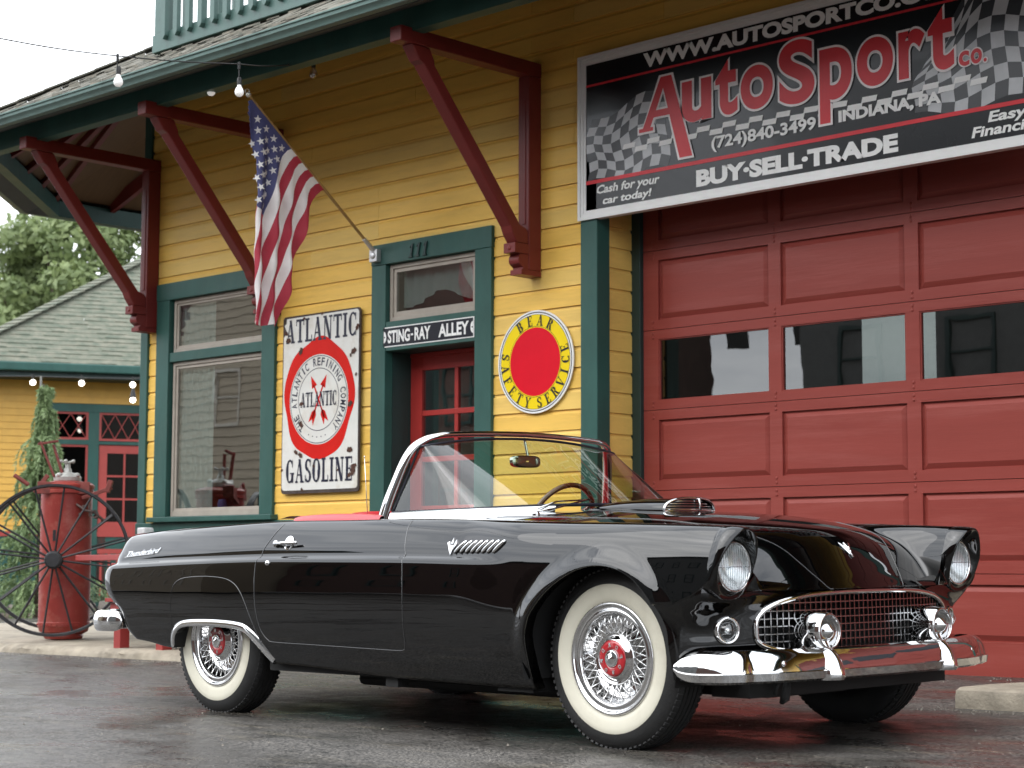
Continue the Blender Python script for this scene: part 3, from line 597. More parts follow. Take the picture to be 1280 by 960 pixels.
for s, a, b, z0, z1 in (("Cash for your", -8.165, -7.62, 3.145, 3.22), ("car today!", -8.11, -7.69, 3.07, 3.138), ("Easy", -5.225, -4.99, 3.145, 3.225), ("Financing", -5.33, -4.89, 3.07, 3.15)): T(white, s, a, b, z0, z1, .003, .03, .25)
islands(white, "letter", m_whp, bs)
WHITE2 = 1
def both(poly_or_ch, x0, x1, z0, z1, off=.032):
    g = .014
    T(back, poly_or_ch, x0-g, x1+g, z0-g, z1+g, .0075, off+.03); T(front, poly_or_ch, x0, x1, z0, z1, .0095, off)
def polyboth(poly, grow):
    n = len(poly); cx = sum(p[0] for p in poly)/n
    front.add([(x, FY-.0095, z) for x, z in poly], [tuple(range(n))]); back.add([(x, FY-.0075, z) for x, z in grow], [tuple(range(len(grow)))])
def A_(dx, y, mb, g):   # the long-legged initial
    mb.add([(-7.59-g, y, 3.86+g), (-7.50+g, y, 3.86+g), (-7.33+g, y, 3.30-g), (-7.435-g, y, 3.30-g)], [(0, 1, 2, 3)])
    mb.add([(-7.59-g, y-.0003, 3.86+g), (-7.535+g, y-.0003, 3.86+g), (-7.68+g, y-.0003, 3.535-g), (-7.745-g, y-.0003, 3.535-g)], [(0, 1, 2, 3)])
    mb.box(-7.65, -7.44, y-.0009, y-.0006, 3.60-g, 3.645+g); mb.box(-7.775-g, -7.655+g, y-.0009, y-.0006, 3.515-g, 3.54+g)
A_(0, FY-.0075, back, .014); A_(0, FY-.0095, front, 0)
both("u", -7.413, -7.173, 3.515, 3.79); both("t", -7.14, -6.966, 3.515, 3.875); both("o", -6.94, -6.692, 3.515, 3.795); both("S", -6.645, -6.382, 3.495, 3.895); both("p", -6.345, -6.113, 3.337, 3.795)
both("o", -6.077, -5.827, 3.506, 3.80); both("r", -5.789, -5.612, 3.509, 3.795); both("t", -5.592, -5.422, 3.516, 3.89)
for s, a, b, z1 in (("c", -5.392, -5.325, 3.60), ("o", -5.315, -5.245, 3.60), (".", -5.235, -5.215, 3.535)): 
    T(back, s, a-.008, b+.008, 3.505, z1+.008, .0075, .06); T(front, s, a, b, 3.513, z1, .0095, .03)
islands(back, "letter_outline", m_pink, bs); islands(front, "name_letter", m_lred, bs)

# enamel gasoline sign
gs = sign_root("gasoline_sign", "tall rusty white enamel sign with a red seal between window and door", (-11.02, YW-.02, 1.23)); bpy.context.view_layer.update()
AX0, AX1, AZ0, AZ1, AY = -11.486, -10.558, 1.232, 2.632, YW-.034
rr = random.Random(8)
def ragged(x0, x1, z0, z1, r=.03, j=.0):
    P = []
    for cx, cz, a0 in ((x1-r, z1-r, 0), (x0+r, z1-r, 90), (x0+r, z0+r, 180), (x1-r, z0+r, 270)):
        P += [(cx+r*math.cos(math.radians(a0+a)), cz+r*math.sin(math.radians(a0+a))) for a in (0, 30, 60, 90)]
    return P
base = ragged(AX0, AX1, AZ0, AZ1); mb = MB(); mb.prism(base, (0, AY+.002, 0), UX, UZ, (0, 1, 0), .012); build(mb, "backing", mat("rusted steel edge", (.05, .035, .03), .8, var=.5, vscale=30), gs)
face = ragged(AX0+.012, AX1-.014, AZ0+.026, AZ1-.012)
k = face.index(min(face, key=lambda p: p[0]-p[1]))
chip = [(AX0+.05, AZ1-.018), (AX0+.045, AZ1-.055), (AX0+.02, AZ1-.07), (AX0+.035, AZ1-.095), (AX0+.05, AZ1-.12), (AX0+.03, AZ1-.15), (AX0+.014, AZ1-.165)]
face2 = [p for p in face if not (p[0] < AX0+.06 and p[1] > AZ1-.06)]
ins = next(i for i, p in enumerate(face2) if p[0] < AX0+.06); face2 = face2[:ins]+chip+face2[ins:]
mb = MB(); mb.prism(face2, (0, AY, 0), UX, UZ, (0, -1, 0), .002); build(mb, "enamel_face", m_wht, gs)
fr = lambda dy: (lambda a, b, c: (a, AY-.0026-dy-c, b))
cx, cz, R1 = -11.035, 1.955, .405
mb = MB(); disc(mb, (cx, AY-.0028, cz+.01), .418, (1, 0, 0), (0, 0, 1.13), n=90, rf=lambda a: 1+.022*math.sin(5*a+.6)+.016*math.sin(8*a+2)+.01*math.sin(3*a)); build(mb, "red_seal", m_enr, gs)
mb = MB(); disc(mb, (cx, AY-.0034, cz), .350, (1, 0, 0), (0, 0, 1.0), n=72); build(mb, "white_disc", m_wht, gs)
mb = MB()
for r, w in ((.342, .006), (.245, .006)): disc(mb, (cx, AY-.004, cz), r, (1, 0, 0), (0, 0, 1), n=72, r0=r-w)
def ring_sans(mb, s, c, r, h, a0, a1, y, off=.03, wd=.8, flip=False):
    n = len(s)
    for i, ch in enumerate(s):
        if ch == ' ': continue
        a = math.radians(a0+(a1-a0)*(i+.5)/n); er = Vector((math.cos(a), 0, math.sin(a))); et = Vector((math.sin(a), 0, -math.cos(a)))
        w = h*(wd if ch not in "I.'" else .22); hh = h if ch != '.' else h*.18
        o = Vector(c)+er*r; o.y = y
        put_text(mb, ch, -w/2, w/2, 0, hh, o, et, er, off)
ring_sans(mb, "THE ATLANTIC REFINING COMPANY", (cx, 0, cz), .262, .064, 232, -52, AY-.004, .025, .60)
for a in (247, 257, 267, 277, 287): disc(mb, (cx+.292*math.cos(math.radians(a)), AY-.004, cz+.292*math.sin(math.radians(a))), .006, (1,0,0), (0,0,1), n=8)
F_ = fr(.0012)
def word(mb, s, x0, x1, z0, z1, F_, gap=.10):
    ws = [serif(c)[1] for c in s]; tot = sum(ws)+gap*(len(s)-1); k = (x1-x0)/tot; x = x0
    for c, w in zip(s, ws): mb = MB(); put_serif(mb, c, x, x+w*k, z0, z1, F_); x += (w+gap)*k; build(mb, "letter", m_navy, gs)
word(mb, "ATLANTIC", -11.44, -10.60, 2.415, 2.60, F_); word(mb, "GASOLINE", -11.42, -10.63, 1.315, 1.50, F_)
islands(mb, "letter", m_navy, gs)
mb = MB()   # crossed arrows
for sx in (-1, 1):
    D = Vector((sx*.5, 0, 1)).normalized(); Q = Vector((D.z, 0, -D.x)); c = Vector((cx, AY-.0042-(.0004 if sx > 0 else 0), cz))
    q = lambda a, b: c+D*a+Q*b
    mb.add([q(-.16, -.008), q(-.16, .008), q(.13, .008), q(.13, -.008)], [(0,1,2,3)]); mb.add([q(.11, -.034), q(.11, .034), q(.21, 0)], [(0,1,2)])
    mb.add([q(-.08, 0), q(-.12, -.03), q(-.21, -.03), q(-.17, 0)], [(0,1,2,3)]); mb.add([q(-.08, 0), q(-.12, .03), q(-.21, .03), q(-.17, 0)], [(0,1,2,3)])
islands(mb, "arrow_piece", m_enr, gs)
mb = MB(); word(mb, "ATLANTIC", cx-.215, cx+.215, cz-.055, cz+.06, fr(.0028), .06)
mb = MB()
for (x, z, r) in ((-11.22, 2.60, .014), (-11.255, 2.345, .026), (-10.625, 2.30, .026), (-10.66, 2.27, .012), (-10.66, 1.90, .024), (-10.66, 1.55, .026), (-10.585, 2.48, .022), (-11.24, 1.93, .020), (-11.24, 1.77, .024), (-11.30, 1.555, .020), (-11.245, 1.53, .022), (-11.22, 1.262, .014), (-11.47, 1.42, .012), (-10.62, 1.40, .035), (-10.66, 1.36, .02), (-10.60, 1.43, .018), (-11.0, 2.62, .012), (-11.41, 2.44, .025), (-11.44, 2.50, .02), (-10.595, 2.12, .012), (-11.08, 1.44, .012), (-10.80, 1.40, .01)):
    ph = rr.random()*6; disc(mb, (x, AY-.0062-.0001*len(mb.v)/100, z), r, (1,0,0), (0,0,1), n=14, rf=lambda a: 1+.25*math.sin(2*a+ph)+.15*math.sin(5*a+ph*2))
islands(mb, "rust_chip", m_rust, gs)

# round service sign (its cartoon figure is left out)
rs_ = sign_root("round_sign", "round yellow and red service sign between the door and the green post", (-8.74, YW-.02, 1.72)); bpy.context.view_layer.update()
BC = (-8.742, 0, 2.077); BY = YW-.02; BR = .357
mb = MB(); mb.lathe([(0, 0), (BR, 0), (BR, .01), (0, .01)], (BC[0], BY-.002, BC[2]), (0, 1, 0), n=64); build(mb, "white_rim", m_whp, rs_)
dk = lambda r, y, r0=0, n=64: (lambda m: (disc(m, (BC[0], y, BC[2]), r, (1,0,0), (0,0,1), n=n, r0=r0), m)[1])(MB())
build(dk(BR-.012, BY-.0028, BR-.019), "black_ring", m_blk, rs_); build(dk(BR-.028, BY-.0032), "yellow_face", m_sgny, rs_); build(dk(BR-.028, BY-.0036, BR-.0305), "black_ring", m_blk, rs_)
build(dk(.243, BY-.0040), "yellow_line", m_sgny, rs_); build(dk(.246, BY-.0038), "black_line", m_blk, rs_)
build(dk(.2375, BY-.0044), "red_centre", m_sgnred, rs_)
mb = MB()
def ring_serif(mb, s, r, h, ac, step, y):
    n = len(s)
    for i, ch in enumerate(s):
        a = math.radians(ac-step*(i-(n-1)/2)); er = Vector((math.cos(a), 0, math.sin(a))); et = Vector((math.sin(a), 0, -math.cos(a))); w = serif(ch)[1]*h*.98
        o = Vector((BC[0], 0, BC[2]))+er*r; mb = MB(); put_serif(mb, ch, -w/2, w/2, 0, h, lambda p, q, c: (o.x+et.x*p+er.x*q, y-c, o.z+et.z*p+er.z*q)); build(mb, "letter", m_blk, rs_)
def ring_serif_in(mb, s, r, h, angs, y):   # feet outward
    for ch, d in zip(s, angs):
        a = math.radians(d); er = -Vector((math.cos(a), 0, math.sin(a))); et = Vector((-math.sin(a), 0, math.cos(a))); w = serif(ch)[1]*h*.98
        o = Vector((BC[0], 0, BC[2]))-er*(r+h); mb = MB(); put_serif(mb, ch, -w/2, w/2, 0, h, lambda p, q, c: (o.x+et.x*p+er.x*q, y-c, o.z+et.z*p+er.z*q)); build(mb, "letter", m_blk, rs_)
ring_serif(mb, "BEAR", .250, .074, 90, 20, BY-.005)
ring_serif_in(mb, "SAFETY", .250, .073, [170+i*17.2 for i in range(6)], BY-.005)
ring_serif_in(mb, "SERVICE", .250, .073, [279+i*16.0 for i in range(7)], BY-.005)

# street name plate over the door
st = sign_root("street_name_sign", "narrow black and white street name plate above the entrance door", (-9.82, YW-.03, 2.3)); bpy.context.view_layer.update()
x0, x1, z0, z1, yy = -10.303, -9.337, 2.297, 2.447, YW-.028
mb = MB(); mb.box(x0, x1, yy, yy+.003, z0, z1); build(mb, "white_plate", m_whp, st)
mb = MB(); mb.box(x0+.008, x1-.008, yy-.0012, yy-.0004, z0+.008, z1-.008); build(mb, "black_field", m_blk, st)
mb = MB()
for xa, s in ((x0+.008, 1), (x1-.008, -1)):
    mb.add([(xa+s*(.026*math.sqrt(max(0, 1-(t*2-1)**2))), yy-.002, z0+.03+.09*t) for t in np.linspace(0, 1, 12)]+[(xa, yy-.002, z1-.03), (xa, yy-.002, z0+.03)], [tuple(range(14))])
T2 = lambda s, a, b: put_text(mb, s, a, b, z0+.028, z1-.026, (0, yy-.002, 0), UX, UZ, .035)
T2("STING", x0+.052, x0+.295); mb.box(x0+.305, x0+.33, yy-.0024, yy-.0016, z0+.068, z0+.082); T2("RAY", x0+.345, x0+.515); T2("ALLEY", x0+.60, x0+.915)
islands(mb, "letter", m_whp, st)
mb = MB()
for xa in (x0+.016, x1-.016): mb.lathe([(0, -.002), (.006, -.001), (.007, 0)], (xa, yy-.002, (z0+z1)/2), (0, 1, 0), n=8)
islands(mb, "screw", m_iron, st)
# ================================================================ FLAG
fg = thing("flag", "weathered stars and stripes flag hanging from an angled pole beside the door", "flag", (-10.38, 9.2, 2.99)); bpy.context.view_layer.update()
T0 = V(-10.38, 7.975, 4.004); T1 = V(-10.38, 9.16, 3.04); PD = (T1-T0).normalized()
mb = MB(); mb.tube([T0, T1], [.011, .012], n=10); build(mb, "pole", mat("golden wooden pole", (.32, .19, .06), .5, var=.25, stretch=(1, 1, .2)), fg, smooth=True)
mb = MB(); mb.sphere(T0-PD*.012, .02, 12); mb.tube([T0+V(.0, -.02, .03)+V(0, .018*math.cos(a), .018*math.sin(a)) for a in np.linspace(0, 2*PI, 12)], .003, n=5); build(mb, "finial", mat("pale metal", (.6, .58, .5), .4, .6), fg, smooth=True)
mb = MB(); mb.box(-10.42, -10.335, 9.155, 9.2, 2.95, 3.045); mb.lathe([(0, -.01), (.022, -.006), (.027, .004), (.027, .02), (0, .02)], (-10.378, 9.15, 2.998), (0, 1, 0), n=16); mb.tube([T1-PD*.12, T1+PD*.02], .017, n=12); build(mb, "wall_mount", mat("cast aluminium", (.55, .55, .55), .35, .7, var=.1), fg, smooth=True, bevel=.004)
NU, NV = 78, 60
def flagP(u, v, off=0):
    """u 0..1 along the hoist (0 at the tip), v 0..1 towards the fly"""
    h = T0+PD*(.03+u*.88)
    yb = 8.035+.235*u+.03*math.sin(u*5); zb = 2.425-.065*u+.02*math.sin(u*9)
    z = h.z+(2.40-.03*u+.012*math.sin(u*15)-h.z)*v
    yr = h.y-(.30*v**.45+.12*v*v)-.04*v*math.sin(PI*v)*(1-u)
    yf = 7.93+(.085+.015*math.sin(v*6+.5))*min(1, v*5); e = yr-yf; k_ = .035*min(1, v*3)
    soft = math.sqrt(e*e+k_*k_*min(1, v*4+.02))                      # the cloth turns back behind itself at a soft fold
    y = yf+(soft if e > 0 else soft*.45+.02*(1-.0)); x = -10.38-(.0 if e > 0 else .055*min(1, -e*9))+.022*(1-math.exp(-(e/.06)**2))*0
    am = min(1, v*4); x += am*(.030*math.sin(y*46+v*1.5)+.012*math.sin(y*21-v*7+1)+.006*math.sin(v*31+u*9))
    if v < .05: 
        a = (1-v/.05)*PI*.9; x += .013*math.sin(a)
    return V(x, y, z)
cloth = MB(); stripes = MB()
P = [[flagP(i/NU, j/NV) for j in range(NV+1)] for i in range(NU+1)]
for i in range(NU):
    for j in range(NV):
        st_ = int(i*13/NU); k = 2 if (i < NU*7/13 and j < NV*.40) else (0 if st_ % 2 == 0 else 1)
        cloth.k = k; o_ = 0
        cloth.add([], [])
cloth = MB(); cloth.grid(P); cloth.m = [2 if (i < NU*7//13 and j < NV*.40) else (0 if int(i*13/NU) % 2 == 0 else 1) for i in range(NU) for j in range(NV)]
def clothmat(n, c, tr=.25):
    m = mat(n, c, .75, var=.14, vscale=5, bump=.3, bscale=300, dirt=[x*.8+.06 for x in c], dirt_amt=.6, dscale=7); t = m.node_tree; b = t.nodes['Principled BSDF']; o = t.nodes['Material Output']
    tl = t.nodes.new("ShaderNodeBsdfTranslucent"); tl.inputs[0].default_value = rgb(c); mx_ = t.nodes.new("ShaderNodeMixShader"); mx_.inputs[0].default_value = tr
    t.links.new(b.outputs[0], mx_.inputs[1]); t.links.new(tl.outputs[0], mx_.inputs[2]); t.links.new(mx_.outputs[0], o.inputs[0]); return m
m_fw = clothmat("flag white", (.82, .80, .78)); m_fr = clothmat("flag red", (.42, .035, .06)); m_fb = clothmat("flag blue", (.07, .075, .19))
build(cloth, "cloth", [m_fr, m_fw, m_fb], fg, smooth='all', fixn=True)
mb = MB()
for r in range(9):
    for c in range(6 if r % 2 == 0 else 5):
        u0 = (r+1)/10*7/13; v0 = ((c*2+(1 if r % 2 == 0 else 2)))/12*.40
        hy_ = (T0+PD*(.03+u0*.88)).y-.30*v0**.45-(7.93+.09*min(1, v0*5))
        if hy_ < .03: continue
        for side in (-1, 1):
            e = .004; p = flagP(u0, v0); du = (flagP(u0+e, v0)-flagP(u0-e, v0)); dv = (flagP(u0, v0+e)-flagP(u0, v0-e)); n_ = du.cross(dv).normalized()
            a_, b_ = dv.normalized(), n_.cross(dv.normalized()); pts = []
            for k in range(10):
                R_ = .031 if k % 2 == 0 else .0125; an = k*PI/5; pts.append(p+n_*.0035*side+a_*R_*math.cos(an)+b_*R_*math.sin(an))
            o0 = p+n_*.0035*side
            mb.add([o0]+pts, [(0, k+1, (k+1) % 10+1) for k in range(10)])
build(mb, "stars", m_fw, fg)

# ================================================================ STRING LIGHTS
m_cord = mat("black cord", (.015, .015, .014), .6)
def bulb(mbs, mbb, p, s=1.0):
    p = Vector(p); mbs.lathe([(0, .058*s), (.012*s, .056*s), (.017*s, .045*s), (.017*s, .0), (0, 0)], p, n=14)
    mbb.lathe([(.013*s, 0.0), (.016*s, -.014*s), (.028*s, -.034*s), (.033*s, -.052*s), (.030*s, -.070*s), (.018*s, -.084*s), (0, -.089*s)], p, n=18)
sl = thing("string_light", "black festoon cord with two hanging bulbs crossing before the eave", "string light", (-9.4, 6.7, 3.8)); bpy.context.view_layer.update()
pts = [V(-8.9, 3.2, 3.50), V(-9.238, 5.328, 3.642), V(-9.435, 6.241, 3.763), V(-9.38, 7.12, 3.877), V(-9.95, 7.98, 4.15), V(-10.05, 8.06, 4.22)]
fine = []
for a, b in zip(pts[:-1], pts[1:]):
    for t in np.linspace(0, 1, 8)[:-1]: q = a.lerp(b, t); q.z -= .04*math.sin(PI*t)*(b-a).length*.25; fine.append(q)
mb = MB(); mb.tube(fine+[pts[-1]], .0042, n=6)
for p in (pts[2], pts[3]): mb.tube([p+V(0,0,.012), p-V(0,0,.035)], .009, n=8); mb.tube([p-V(0,0,.03), p-V(0,0,.10)], .004, n=6)
build(mb, "cord", m_cord, sl, smooth=True)
for p in (V(-9.441, 6.254, 3.652), V(-9.391, 7.132, 3.745)):
    a, b = MB(), MB(); bulb(a, b, p, .88); build(a, "socket", m_cord, sl, smooth=True); build(b, "bulb", m_bulb, sl, smooth=True)
for i, (p, lab) in enumerate(((V(-10.952, 8.06, 4.205), "small round bulb under the eave beam, just behind the flag pole tip"), (V(-10.43, 8.6, 4.345), "clear bulb hanging under the eave, nearest the middle roof bracket"))):
    t_ = thing("eave_bulb", lab, "light bulb", p, group="bulbs fixed under the eave"); bpy.context.view_layer.update()
    a, b = MB(), MB(); bulb(a, b, p, .95); a.tube([p+V(0,0,.05), p+V(0,0,.30)], .003, n=5); build(a, "socket", m_cord, t_, smooth=True); build(b, "bulb", m_clear if i else m_bulb, t_, smooth=True)

# ================================================================ HOSE CART: tank, wheels
def wheel_big(C, nrm, R):
    t_ = bpy.data.objects.new("wheel", None); COL.objects.link(t_); t_.parent = hc; t_.location = Vector(C)-hc.location; bpy.context.view_layer.update()
    C = Vector(C); n = Vector(nrm).normalized(); x = n.cross(V(0,0,1)).normalized(); y = x.cross(n)
    mb = MB(); mb.lathe([(R-.026, -.016), (R-.018, -.026), (R, -.026), (R, .026), (R-.018, .026), (R-.026, .016)], C, n, n=72, close=True); build(mb, "rim", m_iron, t_, smooth=True)
    mb = MB(); mb.lathe([(0, -.10), (.03, -.10), (.035, -.085), (.050, -.085), (.055, -.06), (.068, -.055), (.074, -.03), (.074, .03), (.068, .055), (.055, .06), (.055, .09), (0, .09)], C, n, n=28); mb.lathe([(.04, -.104), (.055, -.09), (.068, -.088)], C, n, n=24); build(mb, "hub", m_iron, t_, smooth=True)
    for k in range(16):
        a = 2*PI*(k+.3)/16; s = .03 if k % 2 else -.03
        mb = MB(); mb.tube([C+n*s+(x*math.cos(a)+y*math.sin(a))*.07, C+(x*math.cos(a)+y*math.sin(a))*(R-.008)], .0095, n=6); build(mb, "spoke", m_iron, t_, smooth=True)
    return t_
hc = thing("hose_cart", "old chemical engine: upright red tank with silver valve cap between two iron spoked wheels", "cart", (-13.41, 8.48, .072)); bpy.context.view_layer.update()
C1 = V(-13.163, 8.215, .714); nrm = V(.80, -.60, 0)
wheel_big(C1, nrm, .615)
wheel_big(V(-13.585-.25, 8.638+.02, .745), nrm, .615)
tk = bpy.data.objects.new("tank", None); COL.objects.link(tk); tk.parent = hc; bpy.context.view_layer.update()
TC = V(-13.41, 8.48, .07)
mb = MB(); r = .208
mb.lathe([(0, .03), (.12, .03), (.16, .04), (r-.012, .06), (r, .10), (r+.004, .105), (r+.004, .135), (r, .14), (r, 1.19), (r+.012, 1.195), (r+.012, 1.22), (r+.006, 1.225), (r+.016, 1.24), (r+.016, 1.262), (r-.01, 1.28), (.10, 1.30), (0, 1.30)], TC, n=56)
mb.lathe([(0, -.0), (.15, -.0), (.16, .02), (.15, .06), (0, .06)], TC, n=40); build(mb, "body", m_redp, tk, smooth=True)
mb = MB()
for zr in (1.20, .12):
    for k in range(30): a = 2*PI*k/30; mb.sphere(TC+V((r+.006)*math.cos(a), (r+.006)*math.sin(a), zr), .007, 6)
for k in range(22): a = -1.9; mb.sphere(TC+V(r*math.cos(a), r*math.sin(a), .18+.046*k), .005, 6)
build(mb, "rivets", m_redp, tk, smooth=True, kind="stuff")
mb = MB(); mb.prism([(-.07, 0), (.07, 0), (.07, .09), (-.07, .09)], TC+V(-.02, -.004, .80)+V(.785, -.62, 0)*(r-.004), (.62, .785, 0), (0, 0, 1), (.785, -.62, 0), .008); build(mb, "maker_plate", m_iron, tk, bevel=.003)
m_silv = mat("silver paint", (.48, .48, .45), .45, .35, var=.15, vscale=15, bump=.3)
mb = MB(); mb.lathe([(0, 1.30), (.11, 1.30), (.115, 1.33), (.10, 1.345), (.07, 1.36), (.035, 1.37), (.03, 1.40), (.022, 1.405), (.02, 1.44), (.028, 1.445), (.028, 1.46), (0, 1.46)], TC, n=28)
for k in range(5):
    a = 2*PI*k/5+.4; p = TC+V(.055*math.cos(a), .055*math.sin(a), 1.462); mb.sphere(p, .016, 8); mb.tube([TC+V(0,0,1.455), p], .007, n=6)
for k in range(4):
    a = PI/2*k+.3; mb.sphere(TC+V(.10*math.cos(a), .10*math.sin(a), 1.345), .026, 10, (1,1,.8))
build(mb, "valve_cap", m_silv, tk, smooth=True)
rv = V(.62, .78, 0)   # picture-right direction
def TP(a, z, o=0): return TC+V(.62, .785, 0)*a+V(.785, -.62, 0)*o+V(0, 0, z)
mb = MB(); mb.beam(TP(-.22, 1.235, .17), TP(.20, 1.235, .17), .03, .10); mb.beam(TP(-.24, 1.19, .17), TP(-.14, 1.34, .17), .02, .035); mb.beam(TP(-.10, 1.33, .06), TP(-.22, 1.62, .06), .03, .02); mb.beam(TP(-.03, 1.33, .02), TP(-.12, 1.60, .0), .03, .02)
mb.beam(TP(-.24, 1.60, .06), TP(-.08, 1.63, .02), .03, .02); mb.beam(TP(.14, 1.15, .19), TP(.38, 1.24, .17), .05, .03); mb.beam(TP(.34, 1.20, .17), TP(.37, 1.30, .17), .10, .04); mb.tube([TP(-.30, 1.26, .1), TP(-.42, 1.34, .1)], .018, n=8)
build(mb, "lever", mat("rusty red iron", (.20, .04, .03), .6, var=.35, vscale=20), tk, bevel=.004)
mb = MB()
for dx, dz, r_ in ((.16, 1.08, .022), (.22, 1.03, .018), (.26, 1.0, .024), (.13, 1.02, .016), (.31, .97, .014)): mb.sphere(TP(dx, dz, .20), r_, 10, (1, 1, .8))
mb.tube([TP(.10, 1.10, .2), TP(.17, 1.05, .22), TP(.24, 1.04, .22), TP(.33, .96, .2)], .011, n=8); mb.tube([TP(.2, 1.1, .21), TP(.21, 1.0, .21)], .009, n=8); mb.lathe([(.025, -.006), (.033, -.006), (.033, .006), (.025, .006)], TP(.25, 1.02, .23), (.785, -.62, 0), n=16, close=True)
build(mb, "brass_coupling", mat("dull brass", (.12, .08, .07), .5, .5, var=.4, vscale=30), tk, smooth=True)

# ================================================================ RED BENCH
bn = thing("bench", "red slatted wooden bench mostly hidden behind the car's tail", "bench", (-11.3, 8.15, .06)); bpy.context.view_layer.update()
zp = .055; m_bn = mat("bench red paint", (.30, .035, .03), .45, var=.15, vscale=5, bump=.2)
for x in (-11.86, -11.32, -10.90):
    for y in ((7.93,) if x in (-11.32,) else (7.93, 8.42)):
        mb = MB(); mb.box(x, x+.085, y, y+.085, zp+(x+11.8)*.006, .40); build(mb, "leg", m_bn, bn, bevel=.004)
for i in range(4): mb = MB(); mb.box(-11.94, -10.77, 7.90+.13*i, 8.015+.13*i, .401, .430); build(mb, "seat_slat", m_bn, bn, bevel=.003)
mb = MB(); mb.box(-11.92, -10.8, 7.935, 7.97, .33, .395); mb.box(-11.92, -10.8, 8.40, 8.43, .33, .395); build(mb, "apron", m_bn, bn, bevel=.003)
for x in (-11.84, -10.88): mb = MB(); mb.box(x, x+.08, 7.97, 8.05, .431, .66); mb.box(x, x+.08, 8.40, 8.48, .431, .74); mb.box(x-.03, x+.13, 7.90, 8.40, .662, .69); build(mb, "armrest", m_bn, bn, bevel=.004)
for i in range(2): mb = MB(); mb.box(-11.9, -10.8, 8.43, 8.455, .50+.12*i, .59+.12*i); build(mb, "back_slat", m_bn, bn, bevel=.003)
mb = MB(); mb.beam(V(-12.85, 8.25, .73), V(-11.9, 8.10, .735), .06, .045); mb.beam(V(-12.6, 8.5, .66), V(-11.9, 8.4, .66), .04, .04)
islands(mb, "shaft", m_bn, hc, bevel=.004)
mb = MB(); mb.box(-13.155, -13.045, 9.0, 9.1, zg(-13, 9)+.06, .988)
tag(build(mb, "vent_pipe", mat("white plastic", (.85, .85, .85), .4, var=.02), bevel=.012, origin=(-13.1, 9.05, .03)), "short white plastic pipe standing against the green base of the building", "pipe")

# ================================================================ THE OTHER STATION BUILDING, behind left
FP = V(-25.943, 16.452, 0); FF = V(.44321, .89642, 0).normalized(); FN = V(FF.y, -FF.x, 0)
b2 = thing("depot_building", "distant yellow depot with green hipped roof and red door behind the wheels", "building", tuple(FP)); bpy.context.view_layer.update()
def Q(s, z, o=0): return FP+FF*s+FN*o+V(0, 0, z)
def fbox(mb, s0, s1, o0, o1, z0, z1):
    vs = [Q(s, z, o) for z in (z0, z1) for s, o in ((s0, o0), (s1, o0), (s1, o1), (s0, o1))]
    return mb.add(vs, [(0,3,2,1),(4,5,6,7),(0,1,5,4),(1,2,6,5),(2,3,7,6),(3,0,4,7)])
m_yb = mat("far yellow paint", (.66, .37, .06), .5, var=.08); 
mb = MB()
for k in range(23): 
    z = 1.18+.11*k
    for s0, s1 in (((-4.5, -.37), (2.6, 6)) if z < 3.2 else ((-4.5, 6),)):
        mb.add([Q(s0, z, .012), Q(s1, z, .012), Q(s1, z+.11, .0), Q(s0, z+.11, .0), Q(s0, z, -.03), Q(s1, z, -.03)], [(0,1,2,3), (4,5,1,0)])
build(mb, "siding", m_yb, b2, kind='stuff')
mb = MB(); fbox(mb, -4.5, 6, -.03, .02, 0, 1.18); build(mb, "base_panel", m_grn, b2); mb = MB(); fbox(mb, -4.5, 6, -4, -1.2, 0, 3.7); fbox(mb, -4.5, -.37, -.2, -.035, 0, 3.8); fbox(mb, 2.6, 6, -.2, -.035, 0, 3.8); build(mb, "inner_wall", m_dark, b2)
mb = MB()
for a in ((-.42,-.30,0,3.24), (.27,.44,0,3.24), (1.6,1.74,0,3.24), (2.5,2.64,0,3.24), (-.42,2.64,3.13,3.26), (-.30,.27,2.60,2.68), (.44,1.6,2.61,2.66), (1.74,2.5,0,1.2)): fbox(mb, a[0], a[1], -.02, .05 if a[2] > 3 else .045, a[2], a[3])
build(mb, "frame", m_grn, b2)
m_r2 = mat("far red paint", (.36, .05, .04), .5, var=.1); m_p2 = glass("far glass", (.3, .32, .33), .08)
def fring(mb, s0, s1, z0, z1, w, o0=-.0, o1=.03):
    fbox(mb, s0, s0+w, o0, o1, z0, z1); fbox(mb, s1-w, s1, o0, o1, z0, z1); fbox(mb, s0+w, s1-w, o0, o1-.002, z1-w, z1); fbox(mb, s0+w, s1-w, o0, o1-.002, z0, z0+w)
for s0, s1, z0, z1 in ((-.30, .27, 2.68, 3.13), (.44, 1.6, 2.67, 3.13), (-.30, .27, 1.2, 2.60)):
    e = bpy.data.objects.new("window", None); COL.objects.link(e); e.parent = b2; e.location = Q(s0, z0)-FP; bpy.context.view_layer.update()
    mb = MB(); fring(mb, s0, s1, z0, z1, .035)
    if z0 > 2.6:
        n = max(2, int((s1-s0)/.22))
        for i in range(n):
            a, b_ = s0+.035+(s1-s0-.07)*i/n, s0+.035+(s1-s0-.07)*(i+1)/n
            mb.beam(Q(a, z0+.03, .01), Q(b_, z1-.03, .01), .008, .01); mb.beam(Q(a, z1-.03, .012), Q(b_, z0+.03, .012), .008, .01)
    build(mb, "sash", m_r2, e); mb = MB(); fbox(mb, s0+.03, s1-.03, -.012, -.008, z0+.03, z1-.03); build(mb, "pane", m_p2, e)
e = bpy.data.objects.new("door", None); COL.objects.link(e); e.parent = b2; e.location = Q(.5, .1)-FP; bpy.context.view_layer.update()
mb = MB(); fring(mb, .45, 1.55, .1, 2.6, .13, -.01, .02); fbox(mb, .58, 1.42, -.008, .012, .2, 1.36)
